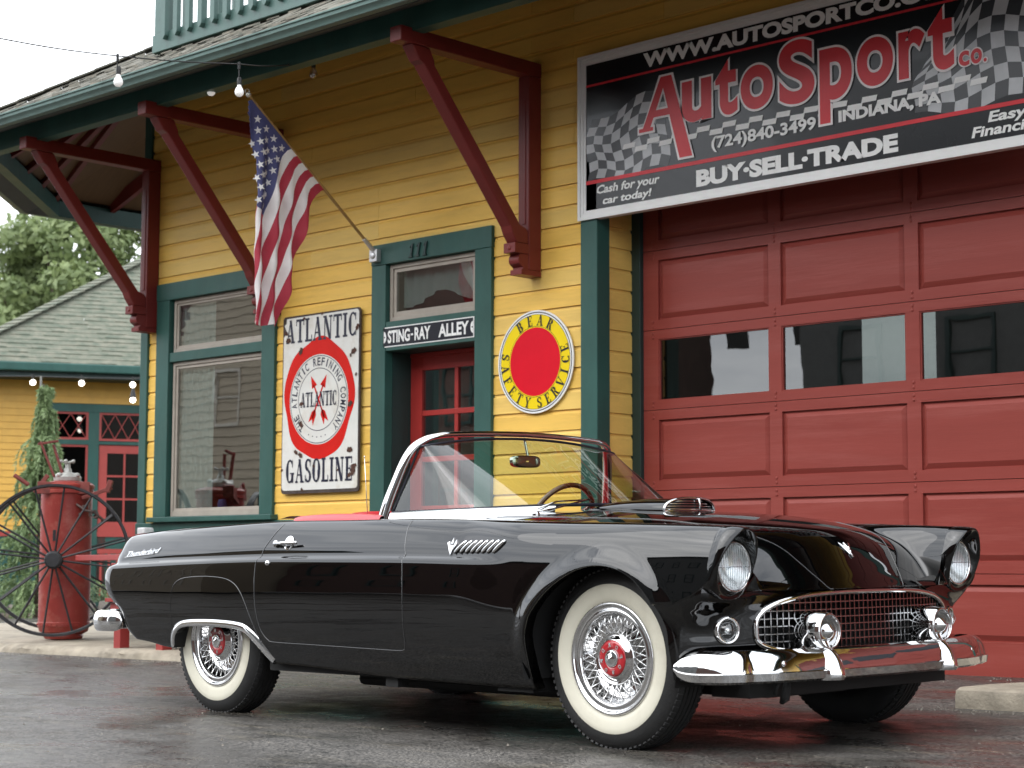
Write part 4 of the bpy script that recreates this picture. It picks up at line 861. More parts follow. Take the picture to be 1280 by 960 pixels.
for i in (1, 2): fbox(mb, .58+.84*i/3-.015, .58+.84*i/3+.015, -.006, .014, 1.36, 2.47)
for i in (1, 2): fbox(mb, .58, 1.42, -.007, .016, 1.36+1.11*i/3-.015, 1.36+1.11*i/3+.015)
build(mb, "leaf", m_r2, e); mb = MB(); fbox(mb, .58, 1.42, -.014, -.010, 1.36, 2.47); build(mb, "pane", m_p2, e)
for s_ in np.arange(.2, 2.4, .12): pass
mb = MB(); fbox(mb, -4.5, 6, .02, .035, 1.12, 1.2); fbox(mb, .42, 2.6, .3, .34, .85, .92)
for s_ in np.arange(.46, 2.6, .13): fbox(mb, s_, s_+.035, .305, .335, .15, .85)
build(mb, "porch_railing", m_r2, b2)
mb = MB(); fbox(mb, -5, 6.5, .02, .58, 3.62, 3.66); fbox(mb, -5, 6.5, .55, .60, 3.62, 3.80); build(mb, "soffit", m_gdk, b2)
mb = MB(); fbox(mb, -5, 6.5, .60, .72, 3.70, 3.84); build(mb, "gutter", m_grn, b2, bevel=.02)
# roof: hipped, courses of shingle; hip runs up to the right
mb = MB(); rs3 = random.Random(4); SL2 = .62
def hip_s(o): return -1.95+(.60-o)*.95      # left limit of the front slope at distance o
for k in range(44):
    o0 = .68-.14*k; o1 = o0-.14; z0 = 3.84+SL2*(.68-o0); z1 = 3.84+SL2*(.68-o1); a0, a1 = hip_s(o0)-.0, hip_s(o1); s = a0; B_ = 6.5
    while s < B_:
        w = rs3.uniform(.14, .3); th = rs3.uniform(.005, .022); s2 = min(B_, s+w); f0 = max(s, a1)
        mb.add([Q(s, z0+th, o0), Q(s2, z0+th, o0), Q(max(s2, a1), z1, o1), Q(max(s, a1), z1, o1), Q(s, z0-.01, o0), Q(s2, z0-.01, o0)], [(0,1,2,3), (4,5,1,0)]); s = s2
build(mb, "shingle_courses", m_shing2, b2, kind='stuff')
mb = MB(); prev = None
for k in range(0, 42): 
    o0 = .68-.14*k; p = Q(hip_s(o0), 3.87+SL2*(.68-o0), o0); q = Q(hip_s(o0-.16), 3.862+SL2*(.84-o0), o0-.16); mb.beam(p+V(0, 0, .012), q, .26, .016)
build(mb, "hip_cap", m_shing2, b2, kind='stuff')
for i, (p, lab) in enumerate(((V(-23.741, 14.391, 3.31), "small white bulb over the spruce tip, leftmost under the far eave"), (V(-23.233, 14.887, 3.30), "small white bulb in the middle under the far depot eave"), (V(-22.70, 15.408, 3.279), "upper small bulb at the right end of the far depot eave"), (V(-22.715, 15.424, 3.059), "lowest lit bulb under the far depot eave, hanging on a dark shade"))):
    t_ = thing("porch_bulb", lab, "light bulb", p, group="bulbs strung along the far depot"); bpy.context.view_layer.update()
    a, b_ = MB(), MB(); b_.sphere(p, .042, 12); a.tube([p+V(0,0,.03), p+V(0,0,.12)], .016, n=8)
    if i == 3: a.lathe([(.02, .18), (.03, .12), (.05, .03), (.048, .03), (.02, .14)], p, n=14)
    build(a, "socket", m_cord, t_, smooth=True); build(b_, "bulb", m_lit, t_, smooth=True)
mb = MB(); pp = [V(-24.5, 13.7, 3.40), V(-23.741, 14.391, 3.40), V(-23.233, 14.887, 3.38), V(-22.70, 15.408, 3.37), V(-22.1, 15.95, 3.45)]; mb.tube(pp, .008, n=5)
tag(build(mb, "light_cord", m_cord, origin=tuple(pp[1])), "thin dark cord carrying the bulbs along the far depot eave", "cord")

# ================================================================ PLANTS
def leafmat(n, c, c2, tr=.3):
    m = bpy.data.materials.new(n); m.use_nodes = True; t = m.node_tree; b = t.nodes['Principled BSDF']; b.inputs['Roughness'].default_value = .6
    g = t.nodes.new("ShaderNodeObjectInfo"); co = t.nodes.new("ShaderNodeTexCoord"); nz_ = t.nodes.new("ShaderNodeTexNoise"); nz_.inputs['Scale'].default_value = 1.7; nz_.inputs['Detail'].default_value = 6; t.links.new(co.outputs['Object'], nz_.inputs['Vector'])
    r = t.nodes.new("ShaderNodeValToRGB"); r.color_ramp.elements[0].position = .35; r.color_ramp.elements[1].position = .65; r.color_ramp.elements[0].color = rgb(c); r.color_ramp.elements[1].color = rgb(c2); t.links.new(nz_.outputs[0], r.inputs[0]); t.links.new(r.outputs[0], b.inputs['Base Color'])
    tl = t.nodes.new("ShaderNodeBsdfTranslucent"); t.links.new(r.outputs[0], tl.inputs[0]); x = t.nodes.new("ShaderNodeMixShader"); x.inputs[0].default_value = tr
    t.links.new(b.outputs[0], x.inputs[1]); t.links.new(tl.outputs[0], x.inputs[2]); t.links.new(x.outputs[0], t.nodes['Material Output'].inputs[0]); return m
m_spr = leafmat("spruce needles", (.13, .20, .085), (.28, .37, .17), .3); m_leaf = leafmat("tree leaves", (.13, .18, .07), (.27, .33, .14), .4); m_leaf2 = leafmat("darker tree leaves", (.075, .115, .06), (.15, .20, .095), .3)
rng = np.random.default_rng(5)
def spruce():
    base = V(-21.15, 13.0, .0); t_ = thing("weeping_spruce", "tall narrow weeping spruce with hanging green branches before the far depot", "tree", tuple(base)); bpy.context.view_layer.update()
    mb = MB(); mb.tube([base, base+V(.02, 0, 1.3), base+V(-.05, .02, 2.3), base+V(-.03, 0, 3.02)], [.07, .05, .03, .014], n=8); build(mb, "trunk", m_bark, t_, smooth=True)
    mb = MB(); mb.tube([base+V(-.05, -.03, 2.0), base+V(-.05, -.03, 3.12)], .016, n=6); build(mb, "stake", mat("grey stake", (.22, .22, .2), .7), t_)
    vs, fs = [], []
    prof = [(0, .66), (.4, .74), (.9, .66), (1.3, .52), (1.7, .40), (2.0, .29), (2.2, .30), (2.42, .19), (2.6, .16), (2.72, .07), (2.8, .15), (2.92, .14), (2.98, .03)]
    hz = [p[0] for p in prof]; hr = [p[1] for p in prof]
    for c in range(760):
        z = 2.95*rng.random()**.85; R_ = np.interp(z, hz, hr)*rng.uniform(.35, 1.1)*(.85+.28*math.sin(z*15)); a = rng.uniform(0, 2*PI); L_ = rng.uniform(.18, .38)*(.5 if z > 2.6 else 1)
        for q in range(34):   # needles along a drooping twig
            t = q/34; p = np.array([base.x+R_*math.cos(a)*(.55+.45*math.sin(t*PI/2)), base.y+R_*math.sin(a)*(.55+.45*math.sin(t*PI/2)), z+.05-L_*t*t*1.1+.03*t])
            d = np.array([math.cos(a)*.35, math.sin(a)*.35, -.8])+rng.normal(0, .45, 3); d /= np.linalg.norm(d); w = np.cross(d, rng.normal(0, 1, 3)); w /= np.linalg.norm(w)+1e-6
            l = rng.uniform(.045, .075); o = len(vs); vs += [tuple(p-w*.013), tuple(p+w*.013), tuple(p+d*l)]; fs.append((o, o+1, o+2))
    mb = MB(); mb.v, mb.f, mb.m = vs, fs, [0]*len(fs); build(mb, "foliage", m_spr, t_, fixn=False, kind='stuff')
spruce()
def tree(base, h, r, label, m, seed, n=24000, leaf=.17):
    g = np.random.default_rng(seed); t_ = thing("leafy_tree", label, "tree", base, group="trees behind the far depot"); bpy.context.view_layer.update(); b = Vector(base)
    mb = MB(); mb.tube([b, b+V(.2, 0, h*.3), b+V(-.1, .1, h*.6), b+V(0, 0, h*.85)], [.35, .28, .18, .05], n=9); build(mb, "trunk", m_bark, t_, smooth=True)
    cl = []
    for k in range(46):
        a, e = g.uniform(0, 2*PI), g.uniform(-.5, 1); rr_ = r*math.sqrt(max(.05, 1-e*e*.8))*g.uniform(.45, 1); cl.append((b.x+rr_*math.cos(a), b.y+rr_*math.sin(a), b.z+h*.58+e*h*.38, r*g.uniform(.20, .36)))
    mb = MB()
    for c in cl[::3]: mb.tube([b+V(0, 0, h*.35), V(*c[:3])], [.12, .03], n=5)
    build(mb, "limb", m_bark, t_, smooth=True)
    C_ = np.array(cl); idx = g.integers(0, len(cl), n); d = g.normal(0, 1, (n, 3)); d /= np.linalg.norm(d, axis=1)[:, None]; rad = C_[idx, 3]*g.uniform(.55, 1.05, n)
    p = C_[idx, :3]+d*rad[:, None]*np.array([1, 1, .75]); u = g.normal(0, 1, (n, 3)); u /= np.linalg.norm(u, axis=1)[:, None]; w = np.cross(u, d); w /= np.linalg.norm(w, axis=1)[:, None]+1e-6
    s = leaf*g.uniform(.5, 1.1, n)[:, None]; vs = np.stack([p-u*s, p+w*s*.5, p+u*s, p-w*s*.5], 1).reshape(-1, 3)
    mb = MB(); mb.v = [tuple(x) for x in vs]; mb.f = [(4*i, 4*i+1, 4*i+2, 4*i+3) for i in range(n)]; mb.m = [0]*n; build(mb, "crown", m, t_, fixn=False, kind='stuff')
tree((-56.5, 29.0, 0), 11.3, 4.2, "pale green leafy tree at the left edge of the photo, behind the far roof", m_leaf, 1)
tree((-51.0, 32.5, 0), 12.3, 3.6, "tall pale green leafy tree peeking over the far hip roof, below the eave tip", m_leaf, 2)
tree((-50.5, 37.5, 0), 11.2, 3.4, "rounded green leafy tree just left of the maroon corner bracket brace", m_leaf, 3)
tree((-58.0, 34.0, 0), 10.0, 4.5, "darker green tree between the paler trees behind the depot roof", m_leaf2, 4)
tree((-72.0, 51.5, 0), 15.6, 5.0, "dark far tree showing right of the maroon brace under the eave", m_leaf2, 5, leaf=.26)
mb = MB()
for k in range(7000):
    s_ = rng.uniform(-4.5, 1.6); o_ = rng.uniform(.9, 3.1); p = Q(s_, 0, o_); z = rng.uniform(0, .30)*(1 if o_ < 2.6 else .6)+.12; d = rng.normal(0, 1, 3); d /= np.linalg.norm(d); w = np.cross(d, (0, 0, 1)); l = .045
    if p.x > -19.5: continue
    o = len(mb.v); c = np.array([p.x, p.y, z]); mb.v += [tuple(c-d*l), tuple(c+w*l*.4), tuple(c+d*l), tuple(c-w*l*.4)]; mb.f.append((o, o+1, o+2, o+3)); mb.m.append(0)
o = build(mb, "ground_cover", m_leaf2, fixn=False, kind='stuff'); tag(o, "low dark green planting along the foot of the far depot", "plants")
mb = MB(); rs4 = random.Random(9)
for k in range(34):
    p = Q(-4.5+.18*k, .0, 3.25+rs4.uniform(-.03, .03)); w = rs4.uniform(.07, .10); h_ = rs4.uniform(.10, .16)
    mb.lathe([(0, -.02), (w, -.02), (w*1.05, h_*.5), (w*.8, h_), (0, h_*1.05)], (p.x, p.y, 0), n=8)
o = build(mb, "stone_edging", mat("rough stone", (.17, .15, .13), .9, var=.4, vscale=8, bump=1), smooth=True, ang=60, kind='stuff'); tag(o, "row of rough stones edging the planting bed by the depot", "stones")
lg = MB(); p = V(-21.6, 12.35, .16); ax = V(.86, -.5, .05).normalized(); lg.lathe([(0, 0), (.15, 0), (.16, .02), (.165, .55), (0, .55)], p-ax*.55, ax, n=20)
lo = thing("cut_log", "short cut log with a pale sawn end lying in the planting bed", "log", (-21.6, 12.35, 0)); bpy.context.view_layer.update(); build(lg, "bark", m_bark, lo, smooth=True, ang=50)
mb = MB(); mb.lathe([(0, .004), (.14, .004), (.145, 0)], p, ax, n=20); build(mb, "sawn_end", mat("sawn wood", (.55, .30, .16), .8, var=.2, vscale=12), lo)

# ================================================================ ACROSS THE STREET (seen mirrored in glass, chrome and paint)
def street_block(x0, x1, y, h, wallm, label, seed, wz=(1.2, 2.6), step=2.6, dep=9):
    t_ = thing("street_building", label, "building", ((x0+x1)/2, y, 0), group="buildings across the street"); bpy.context.view_layer.update()
    mb = MB(); mb.box(x0, x1, y-dep, y, 0, h); k = 0
    build(mb, "wall", wallm, t_)
    if wallm is m_clap:
        mb = MB()
        for q in range(int(h/.22)): mb.add([(x0, y+.03, .22*q), (x1, y+.03, .22*q), (x1, y+.004, .22*q+.22), (x0, y+.004, .22*q+.22), (x0, y, .22*q), (x1, y, .22*q)], [(0, 1, 2, 3), (4, 5, 1, 0)])
        build(mb, "clapboards", wallm, t_, kind="stuff")
    mb = MB(); mb.box(x0-.2, x1+.2, y-dep-.2, y+.25, h, h+.25); build(mb, "cornice", m_gdk, t_)
    for fl in range(max(1, int(h//3.2))):
        for x in np.arange(x0+1, x1-1, step):
            mb = MB(); ring(mb, x, x+1.05, fl*3.1+wz[0]-.1, fl*3.1+wz[1], .09, y+.0, y+.07); mb.box(x+.1, x+.95, y+.01, y+.05, fl*3.1+wz[0]+.65, fl*3.1+wz[0]+.70); f = build(mb, "window", m_tan if wallm is m_clap else m_gdk, t_)
            mb = MB(); mb.box(x+.09, x+.96, y+.005, y+.02, fl*3.1+wz[0], fl*3.1+wz[1]-.1); build(mb, "pane", mat("dark pane", (.03, .035, .04), .1, var=0) if 'dark pane' not in bpy.data.materials else bpy.data.materials['dark pane'], f, local=False)
m_brick = mat("dark brick", (.085, .045, .035), .85, var=.3, vscale=5); m_clap = mat("brown clapboard", (.26, .21, .15), .7, var=.15, vscale=2, stretch=(.2, 1, 6)); m_br2 = mat("grey block wall", (.13, .13, .125), .8, var=.2)
street_block(-55.6, -35.5, -10.5, 9.6, m_clap, "brown clapboard house with white windows, mirrored in the left window glass", 1)
street_block(-35.0, -26.6, -13.5, 8.6, m_brick, "dark brick block mirrored at the left edge of the garage glass", 2, dep=1.2)
street_block(-23.2, -9, -13.5, 10.5, m_br2, "grey block mirrored in the middle garage door pane", 3)
street_block(-9.1, 14, -13.9, 10.2, m_brick, "dark brick hall mirrored in the right garage door panes", 4)
# ================================================================ THE CAR (x forward, y left, z up; near side is -y)
def cs(pts):
    """natural cubic spline through (x, y) points"""
    X = np.array([p[0] for p in pts], float); Y = np.array([p[1] for p in pts], float); n = len(X); h_ = np.diff(X); A = np.zeros((n, n)); b = np.zeros(n); A[0, 0] = A[-1, -1] = 1
    for i in range(1, n-1): A[i, i-1] = h_[i-1]; A[i, i] = 2*(h_[i-1]+h_[i]); A[i, i+1] = h_[i]; b[i] = 6*((Y[i+1]-Y[i])/h_[i]-(Y[i]-Y[i-1])/h_[i-1])
    Mm = np.linalg.solve(A, b)
    def f(x):
        x = np.clip(x, X[0], X[-1]); i = np.clip(np.searchsorted(X, x)-1, 0, n-2); d = x-X[i]; hi = h_[i]
        return Y[i]+d*((Y[i+1]-Y[i])/hi-hi*(2*Mm[i]+Mm[i+1])/6)+d*d*Mm[i]/2+d**3*(Mm[i+1]-Mm[i])/(6*hi)
    return f
def pc(pts):
    """monotone cubic (no overshoot)"""
    X = np.array([p[0] for p in pts], float); Y = np.array([p[1] for p in pts], float); n = len(X); h_ = np.diff(X); dl = np.diff(Y)/h_; m = np.zeros(n); m[0], m[-1] = dl[0], dl[-1]
    for i in range(1, n-1): m[i] = 0 if dl[i-1]*dl[i] <= 0 else (h_[i-1]+h_[i])*3/((2*h_[i]+h_[i-1])/dl[i-1]+(h_[i]+2*h_[i-1])/dl[i])
    def f(x):
        x = np.clip(x, X[0], X[-1]); i = np.clip(np.searchsorted(X, x)-1, 0, n-2); t = (x-X[i])/h_[i]
        return Y[i]*(1+2*t)*(1-t)**2+m[i]*h_[i]*t*(1-t)**2+Y[i+1]*t*t*(3-2*t)+m[i+1]*h_[i]*t*t*(t-1)
    return f
def catmull(P, k=8, closed=False):
    P = [Vector(p) for p in P]; n = len(P); out = []
    for i in range(n if closed else n-1):
        a = P[(i-1) % n] if (closed or i > 0) else P[0]*2-P[1]; b, c = P[i], P[(i+1) % n]; d = P[(i+2) % n] if (closed or i < n-2) else P[-1]*2-P[-2]
        for q in range(k):
            t = q/k; out.append(.5*((2*b)+(c-a)*t+(2*a-5*b+4*c-d)*t*t+(3*b-a-3*c+d)*t**3))
    if not closed: out.append(P[-1])
    return out
m_paint = bpy.data.materials.new("black car paint"); m_paint.use_nodes = True
_b = m_paint.node_tree.nodes['Principled BSDF']; _b.inputs['Base Color'].default_value = (.0008, .0008, .0009, 1); _b.inputs['Roughness'].default_value = .35; _b.inputs['Specular IOR Level'].default_value = 0.0; _b.inputs['Coat IOR'].default_value = 1.58; _b.inputs['Coat Weight'].default_value = 1; _b.inputs['Coat Roughness'].default_value = .015; _b.inputs['IOR'].default_value = 1.55
_t = m_paint.node_tree; _c = _t.nodes.new('ShaderNodeTexCoord'); _n = _t.nodes.new('ShaderNodeTexNoise'); _n.inputs['Scale'].default_value = 1.5; _n.inputs['Detail'].default_value = 1; _bp = _t.nodes.new('ShaderNodeBump'); _bp.inputs['Strength'].default_value = .10; _bp.inputs['Distance'].default_value = .06
_t.links.new(_c.outputs['Object'], _n.inputs['Vector']); _t.links.new(_n.outputs[0], _bp.inputs['Height']); _t.links.new(_bp.outputs[0], _b.inputs['Coat Normal'])
def chrome(n, c=.70, r=.045):
    m = mat(n, (c, c, c*1.0), r, 1.0, var=0); t = m.node_tree; b = t.nodes['Principled BSDF']; co = t.nodes.new("ShaderNodeTexCoord"); q = t.nodes.new("ShaderNodeTexNoise"); q.inputs['Scale'].default_value = 7; q.inputs['Detail'].default_value = 3
    bp = t.nodes.new("ShaderNodeBump"); bp.inputs['Strength'].default_value = .05; bp.inputs['Distance'].default_value = .02; t.links.new(co.outputs['Object'], q.inputs['Vector']); t.links.new(q.outputs[0], bp.inputs['Height']); t.links.new(bp.outputs[0], b.inputs['Normal']); return m
m_chr = chrome("chrome"); m_chd = chrome("dark chrome", .5, .12); m_rub = mat("tyre rubber", (.016, .016, .016), .62, var=.25, vscale=20, bump=.4, bscale=120)
m_ww = mat("cream whitewall", (.70, .67, .55), .5, var=.06, vscale=6, dirt=(.50, .46, .36), dirt_amt=.5, dscale=5); m_under = mat("underbody black", (.008, .008, .008), .8, var=0)
m_seam = mat("panel gap", (.004, .004, .004), .25, var=0, coat=1); m_seat = mat("red vinyl", (.45, .012, .02), .35, var=.08, vscale=6, coat=.3)
m_wsg = glass("windshield glass", (.84, .93, .80), .02, refl=1.6); m_lens = glass("lamp glass", (.9, .92, .92), .06, refl=1.2)
m_wood = mat("wood rim", (.12, .03, .015), .25, var=.3, stretch=(1, 6, 6), coat=.6)

TH, PH, RO = -.0415, .0059, .0142
cd = Vector((math.cos(TH)*math.cos(PH), math.sin(TH)*math.cos(PH), math.sin(PH))); cn = Vector((-math.sin(TH), math.cos(TH), 0)); cu_ = cd.cross(cn)
cn2 = cn*math.cos(RO)+cu_*math.sin(RO); cu2 = cu_*math.cos(RO)-cn*math.sin(RO)
CARM = Matrix((cd, cn2, cu2)).transposed().to_4x4(); CARM.translation = Vector((-4.595, 6.0929, .0113))
car = thing("convertible_car", "glossy black vintage two seat convertible with whitewall tyres and red interior", "car"); car.matrix_world = CARM; bpy.context.view_layer.update()
def cpart(name, parent=None):
    e = bpy.data.objects.new(name, None); COL.objects.link(e); e.parent = parent or car; e.empty_display_size = .05; return e
def cb(mb, name, m, parent=None, smooth='all', **k): return build(mb, name, m, parent or car, smooth=smooth, local=True, **k)

WC = cs([(-3.55, .845), (-3.3, .858), (-3.0, .870), (-2.5, .884), (-2.0, .888), (-1.0, .888), (0, .889), (.25, .884), (.42, .870), (.56, .848)])
ZC = cs([(-3.55, .700), (-3.0, .712), (-2.5, .720), (-2.1, .725), (-1.5, .724), (-1.0, .720), (-.7, .714), (-.4, .712), (0, .712), (.56, .70)])
ZT = cs([(-3.55, .850), (-3.4, .857), (-3.2, .866), (-2.8, .879), (-2.3, .891), (-2.1, .894), (-1.7, .890), (-1.1, .884), (-.3, .854), (.1, .842), (.4, .829), (.56, .821)])
CA = pc([(-3.6, 1), (-.82, 1), (-.45, .0), (.6, 0)])
arch = [(-.392, .205), (-.388, .30), (-.380, .40), (-.358, .46), (-.323, .512), (-.26, .575), (-.181, .628), (-.09, .668), (.01, .684), (.11, .673), (.192, .641), (.245, .602), (.289, .556), (.322, .50), (.345, .44), (.358, .36), (.362, .27)]
arch3 = [(p.x, p.z) for p in catmull([(a, 0, b) for a, b in arch], 8)]
rear_op = [(-2.868, .298), (-2.856, .345), (-2.82, .382), (-2.75, .404), (-2.6, .412), (-2.42, .411), (-2.28, .401), (-2.21, .372), (-2.15, .325), (-2.07, .250)]
ro3 = [(p.x, p.z) for p in catmull([(a, 0, b) for a, b in rear_op], 8)]
_zbx = [-3.6, -3.3, -3.1, -2.869]+[p[0] for p in ro3]+[-1.9, -1.2, -.6, -.393]+[p[0] for p in arch3 if p[0] < .30]+[.31, .40, .46, .56]
_zbz = [.335, .322, .305, .297]+[p[1] for p in ro3]+[.248, .216, .208, .206]+[p[1] for p in arch3 if p[0] < .30]+[.545, .548, .572, .655]
def ZBt(x): return float(np.interp(x, _zbx, _zbz))
XR = pc([(.29, -3.16), (.33, -3.25), (.38, -3.325), (.44, -3.36), (.475, -3.385), (.50, -3.425), (.53, -3.475), (.56, -3.513), (.60, -3.540), (.65, -3.548), (.68, -3.535), (.70, -3.505)])
XRU = pc([(.69, -3.49), (.74, -3.485), (.80, -3.48), (.838, -3.476), (.852, -3.455), (.865, -3.43)])
WP = [(.20, -.078), (.25, -.052), (.31, -.030), (.38, -.013), (.46, -.003), (.54, 0.0), (.62, -.0015), (.66, -.004)]
WL = cs(WP)
A_np = np.array(arch3)
def flare(x, z):
    if x < -.62 or x > .62: return 0.0
    d = np.hypot(A_np[:, 0]-x, A_np[:, 1]-z).min(); 
    if d > .085: return 0.0
    t = 1-d/.085; top = min(1, max(0, (z-.30)/.2))
    return .020*t*t*(3-2*t)*top
def W0(x, z):
    """round shouldered section used where the belt crease has faded out"""
    wc, zt = float(WC(x)), float(ZT(x)); wcr = wc-.135+.012*min(1, max(0, (x+.25)/.65)); t = min(1, max(0, (z-.48)/(zt-.48))); return wcr+(wc-wcr)*max(0, 1-t**2.3)**(1/2.3)
def side_w(x, z, fl=True):
    """half width of the lower side"""
    wc = float(WC(x)); zc = float(ZC(x)); s = min(z, .66); w = wc+float(WL(s)); ca = float(CA(x))
    if z > .62: w -= .0105*min(1, max(0, (z-.62)/(zc-.62)))**2
    if z > .48: w = w*ca+(1-ca)*min(w+.01, W0(x, z))
    return w+(flare(x, z) if fl else 0)
def upper_profile(x):
    """(w, z) from the crease lip to the crown"""
    wc, zc, zt, ca = float(WC(x)), float(ZC(x)), float(ZT(x)), float(CA(x)); w0 = side_w(x, zc-.012, False)
    lip = [(w0, zc-.012), (w0-.004*ca-.0022*(1-ca), zc-.004), (w0-.017*ca-.0045*(1-ca), zc+.0025), (w0-.026*ca-.008*(1-ca), zc+.012)]
    q = lip[-1]; H_ = zt-q[1]
    fr_ = min(1, max(0, (x+.25)/.65)); wcr = wc-.135+.012*fr_
    D_ = q[0]-wcr; body = [(q[0]-(.085*ca+.12*(1-ca))*D_, q[1]+.22*H_), (q[0]-.25*D_, q[1]+.45*H_), (q[0]-.45*D_, q[1]+.70*H_), (q[0]-.665*D_, q[1]+.88*H_), (q[0]-.85*D_, q[1]+.972*H_), (wcr, zt)]
    P = catmull([(a, b, 0) for a, b in [q]+body], 4)
    out_ = []
    for w, z in lip[:-1]+[(p.x, p.y) for p in P]:
        if ca < 1 and z < zt-.0005: w = w*ca+(1-ca)*W0(x, z)
        out_.append((w+flare(x, z)*(1-max(0, min(1, (z-zt+.05)/.05))), z))
    return out_
NLOW = 26
def column(xb):
    """list of (x, w, z) from bottom to crown"""
    out_ = []; zb = ZBt(xb); zc = float(ZC(xb)); ztop = zc-.012
    f = max(0.0, (-2.9-xb)/.65)
    for i in range(NLOW+1):
        t = i/NLOW; t = t**.9; z = zb+(ztop-zb)*t; x = xb
        if f > 0: x = -2.9-f*(-2.9-float(XR(z)))
        w = side_w(x, z)
        if f > 0: w -= .05*max(0, f-.86)**2/.14**2*.35
        out_.append((x, w, z))
    for w, z in upper_profile(xb)[1:]:
        x = xb
        if f > 0:
            lerp_ = min(1, max(0, (z-(zc-.012))/.016)); x = -2.9-f*(-2.9-(float(XR(.69))*(1-lerp_)+float(XRU(z))*lerp_)); w -= .05*max(0, f-.86)**2/.14**2*.35
        out_.append((x, w, z))
    return out_
def on_side(x, z, off=0.0):
    zc = float(ZC(x))
    if z <= zc-.012: return side_w(x, z)+off
    pr = upper_profile(x); zs = [p[1] for p in pr]; return float(np.interp(z, zs, [p[0] for p in pr]))+off
crown = lambda x: float(WC(x))-.135+.012*min(1, max(0, (x+.25)/.65))
def smax(a, b, k=.018): 
    h_ = max(k-abs(a-b), 0)/k; return max(a, b)+h_*h_*k*.25
ZH = pc([(-2.0, .905), (-1.3, .913), (-.95, .918), (-.6, .912), (-.28, .900), (0, .884), (.2, .860), (.32, .838), (.40, .814), (.45, .786), (.49, .752), (.53, .705), (.565, .660), (.59, .628), (.605, .606), (.615, .592)])
def hoodz(x, w):
    xe = x+.22*w*w+.25*max(0, w-.45)**2; z = float(ZH(min(.615, xe)))-.045*(w/.7)**2.4-.030*max(0, min(1, (x-.1)/.4))*(w/.5)**2
    if xe > .615: z = max(.586, z-(xe-.615)*3)
    return max(z, .586)
def topz_(x, w):
    wcr = crown(x); zt = float(ZT(x))
    if x < -1.34: z = zt+.012*(1-(w/wcr)**2)*min(1, max(0, (x+3.5)/.6))
    else:
        e = wcr-w; b2 = max(0, min(1, (x+.05)/.5)); b2 = b2*b2*(3-2*b2); fz = zt-(1-b2)*2.8*max(0, e)**1.9-b2*15*max(0, e-.040)**1.9; z = smax(hoodz(x, w), fz) if e > 0 else zt
        b_ = min(1, e/.03); z = zt*(1-b_)+z*b_
    return z
xs_cols = list(np.unique(np.round(np.concatenate([np.arange(-3.55, -2.9, .010), np.linspace(-2.9, -2.05, 110), np.arange(-2.05, -.42, .011), np.linspace(-.42, .56, 190)]), 4)))
for bp_ in (-2.868, -2.07, -.392): xs_cols = sorted(set(xs_cols)|{bp_-.0008, bp_, bp_+.0015})
xs_cols = [x for x in xs_cols if x <= .5301]
cols_ = [column(x) for x in xs_cols]
NJ = len(cols_[0])
door_poly = [(-1.165, .90), (-1.165, .876), (-1.163, .845), (-1.143, .78), (-1.118, .71), (-1.106, .60), (-1.105, .42), (-1.104, .37), (-1.112, .347), (-1.14, .335), (-1.3, .336), (-1.7, .342), (-2.02, .347), (-2.07, .357), (-2.10, .38), (-2.125, .42), (-2.148, .50), (-2.155, .60), (-2.156, .68), (-2.151, .72), (-2.140, .76), (-2.123, .79), (-2.10, .826), (-2.075, .86), (-2.065, .88), (-2.06, .90)]
skirt_poly = [(-2.866, .29), (-2.864, .40), (-2.860, .53), (-2.845, .585), (-2.81, .617), (-2.74, .635), (-2.6, .642), (-2.48, .640), (-2.38, .630), (-2.31, .606), (-2.26, .565), (-2.215, .50), (-2.17, .42), (-2.13, .35), (-2.07, .25), (-2.3, .2), (-2.7, .2)]
def inside(P, x, z):
    c = False; n = len(P)
    for i in range(n):
        a, b = P[i], P[(i+1) % n]
        if (a[1] > z) != (b[1] > z) and x < (b[0]-a[0])*(z-a[1])/(b[1]-a[1])+a[0]: c = not c
    return c
hood_edge = pc([(-.98, .60), (-.3, .57), (.1, .50), (.35, .41), (.47, .33), (.56, .27), (.62, .22)])
# ---- side skins split into body, door and skirt
reg = {}
for i in range(len(cols_)-1):
    for j in range(NJ-1):
        x = (cols_[i][j][0]+cols_[i+1][j][0])/2; z = (cols_[i][j][2]+cols_[i+1][j][2]+cols_[i][j+1][2]+cols_[i+1][j+1][2])/4
        reg[i, j] = 'door' if inside(door_poly, x, z) else ('skirt' if inside(skirt_poly, x, z) else 'body')
def skin(which, sgn):
    mb = MB(); idx = {}
    def vid(i, j):
        if (i, j) not in idx: x, w, z = cols_[i][j]; idx[i, j] = len(mb.v); mb.v.append((x, sgn*w, z))
        return idx[i, j]
    for (i, j), r in reg.items():
        if r == which:
            q = (vid(i, j), vid(i+1, j), vid(i+1, j+1), vid(i, j+1)); mb.f.append(q); mb.m.append(0)
    return mb
NW = 40
top_cols = [x for x in xs_cols if x >= -3.5]
def top_skin(mb, x0, x1, wlo, whi_f, sgn, extra=None, n=NW):
    xs = [x for x in xs_cols if x0-1e-6 <= x <= x1+1e-6]
    if extra: xs = xs+[x for x in extra if x > xs[-1]+1e-4]
    P = []
    for x in xs:
        wcr = whi_f(x); lo = wlo(x) if callable(wlo) else wlo
        P.append([(x-(0 if x > -2.9 else 0), sgn*(lo+(wcr-lo)*t/n), topz_(x, lo+(wcr-lo)*t/n)) for t in range(n+1)])
    mb.grid(P)
body_mb = MB()
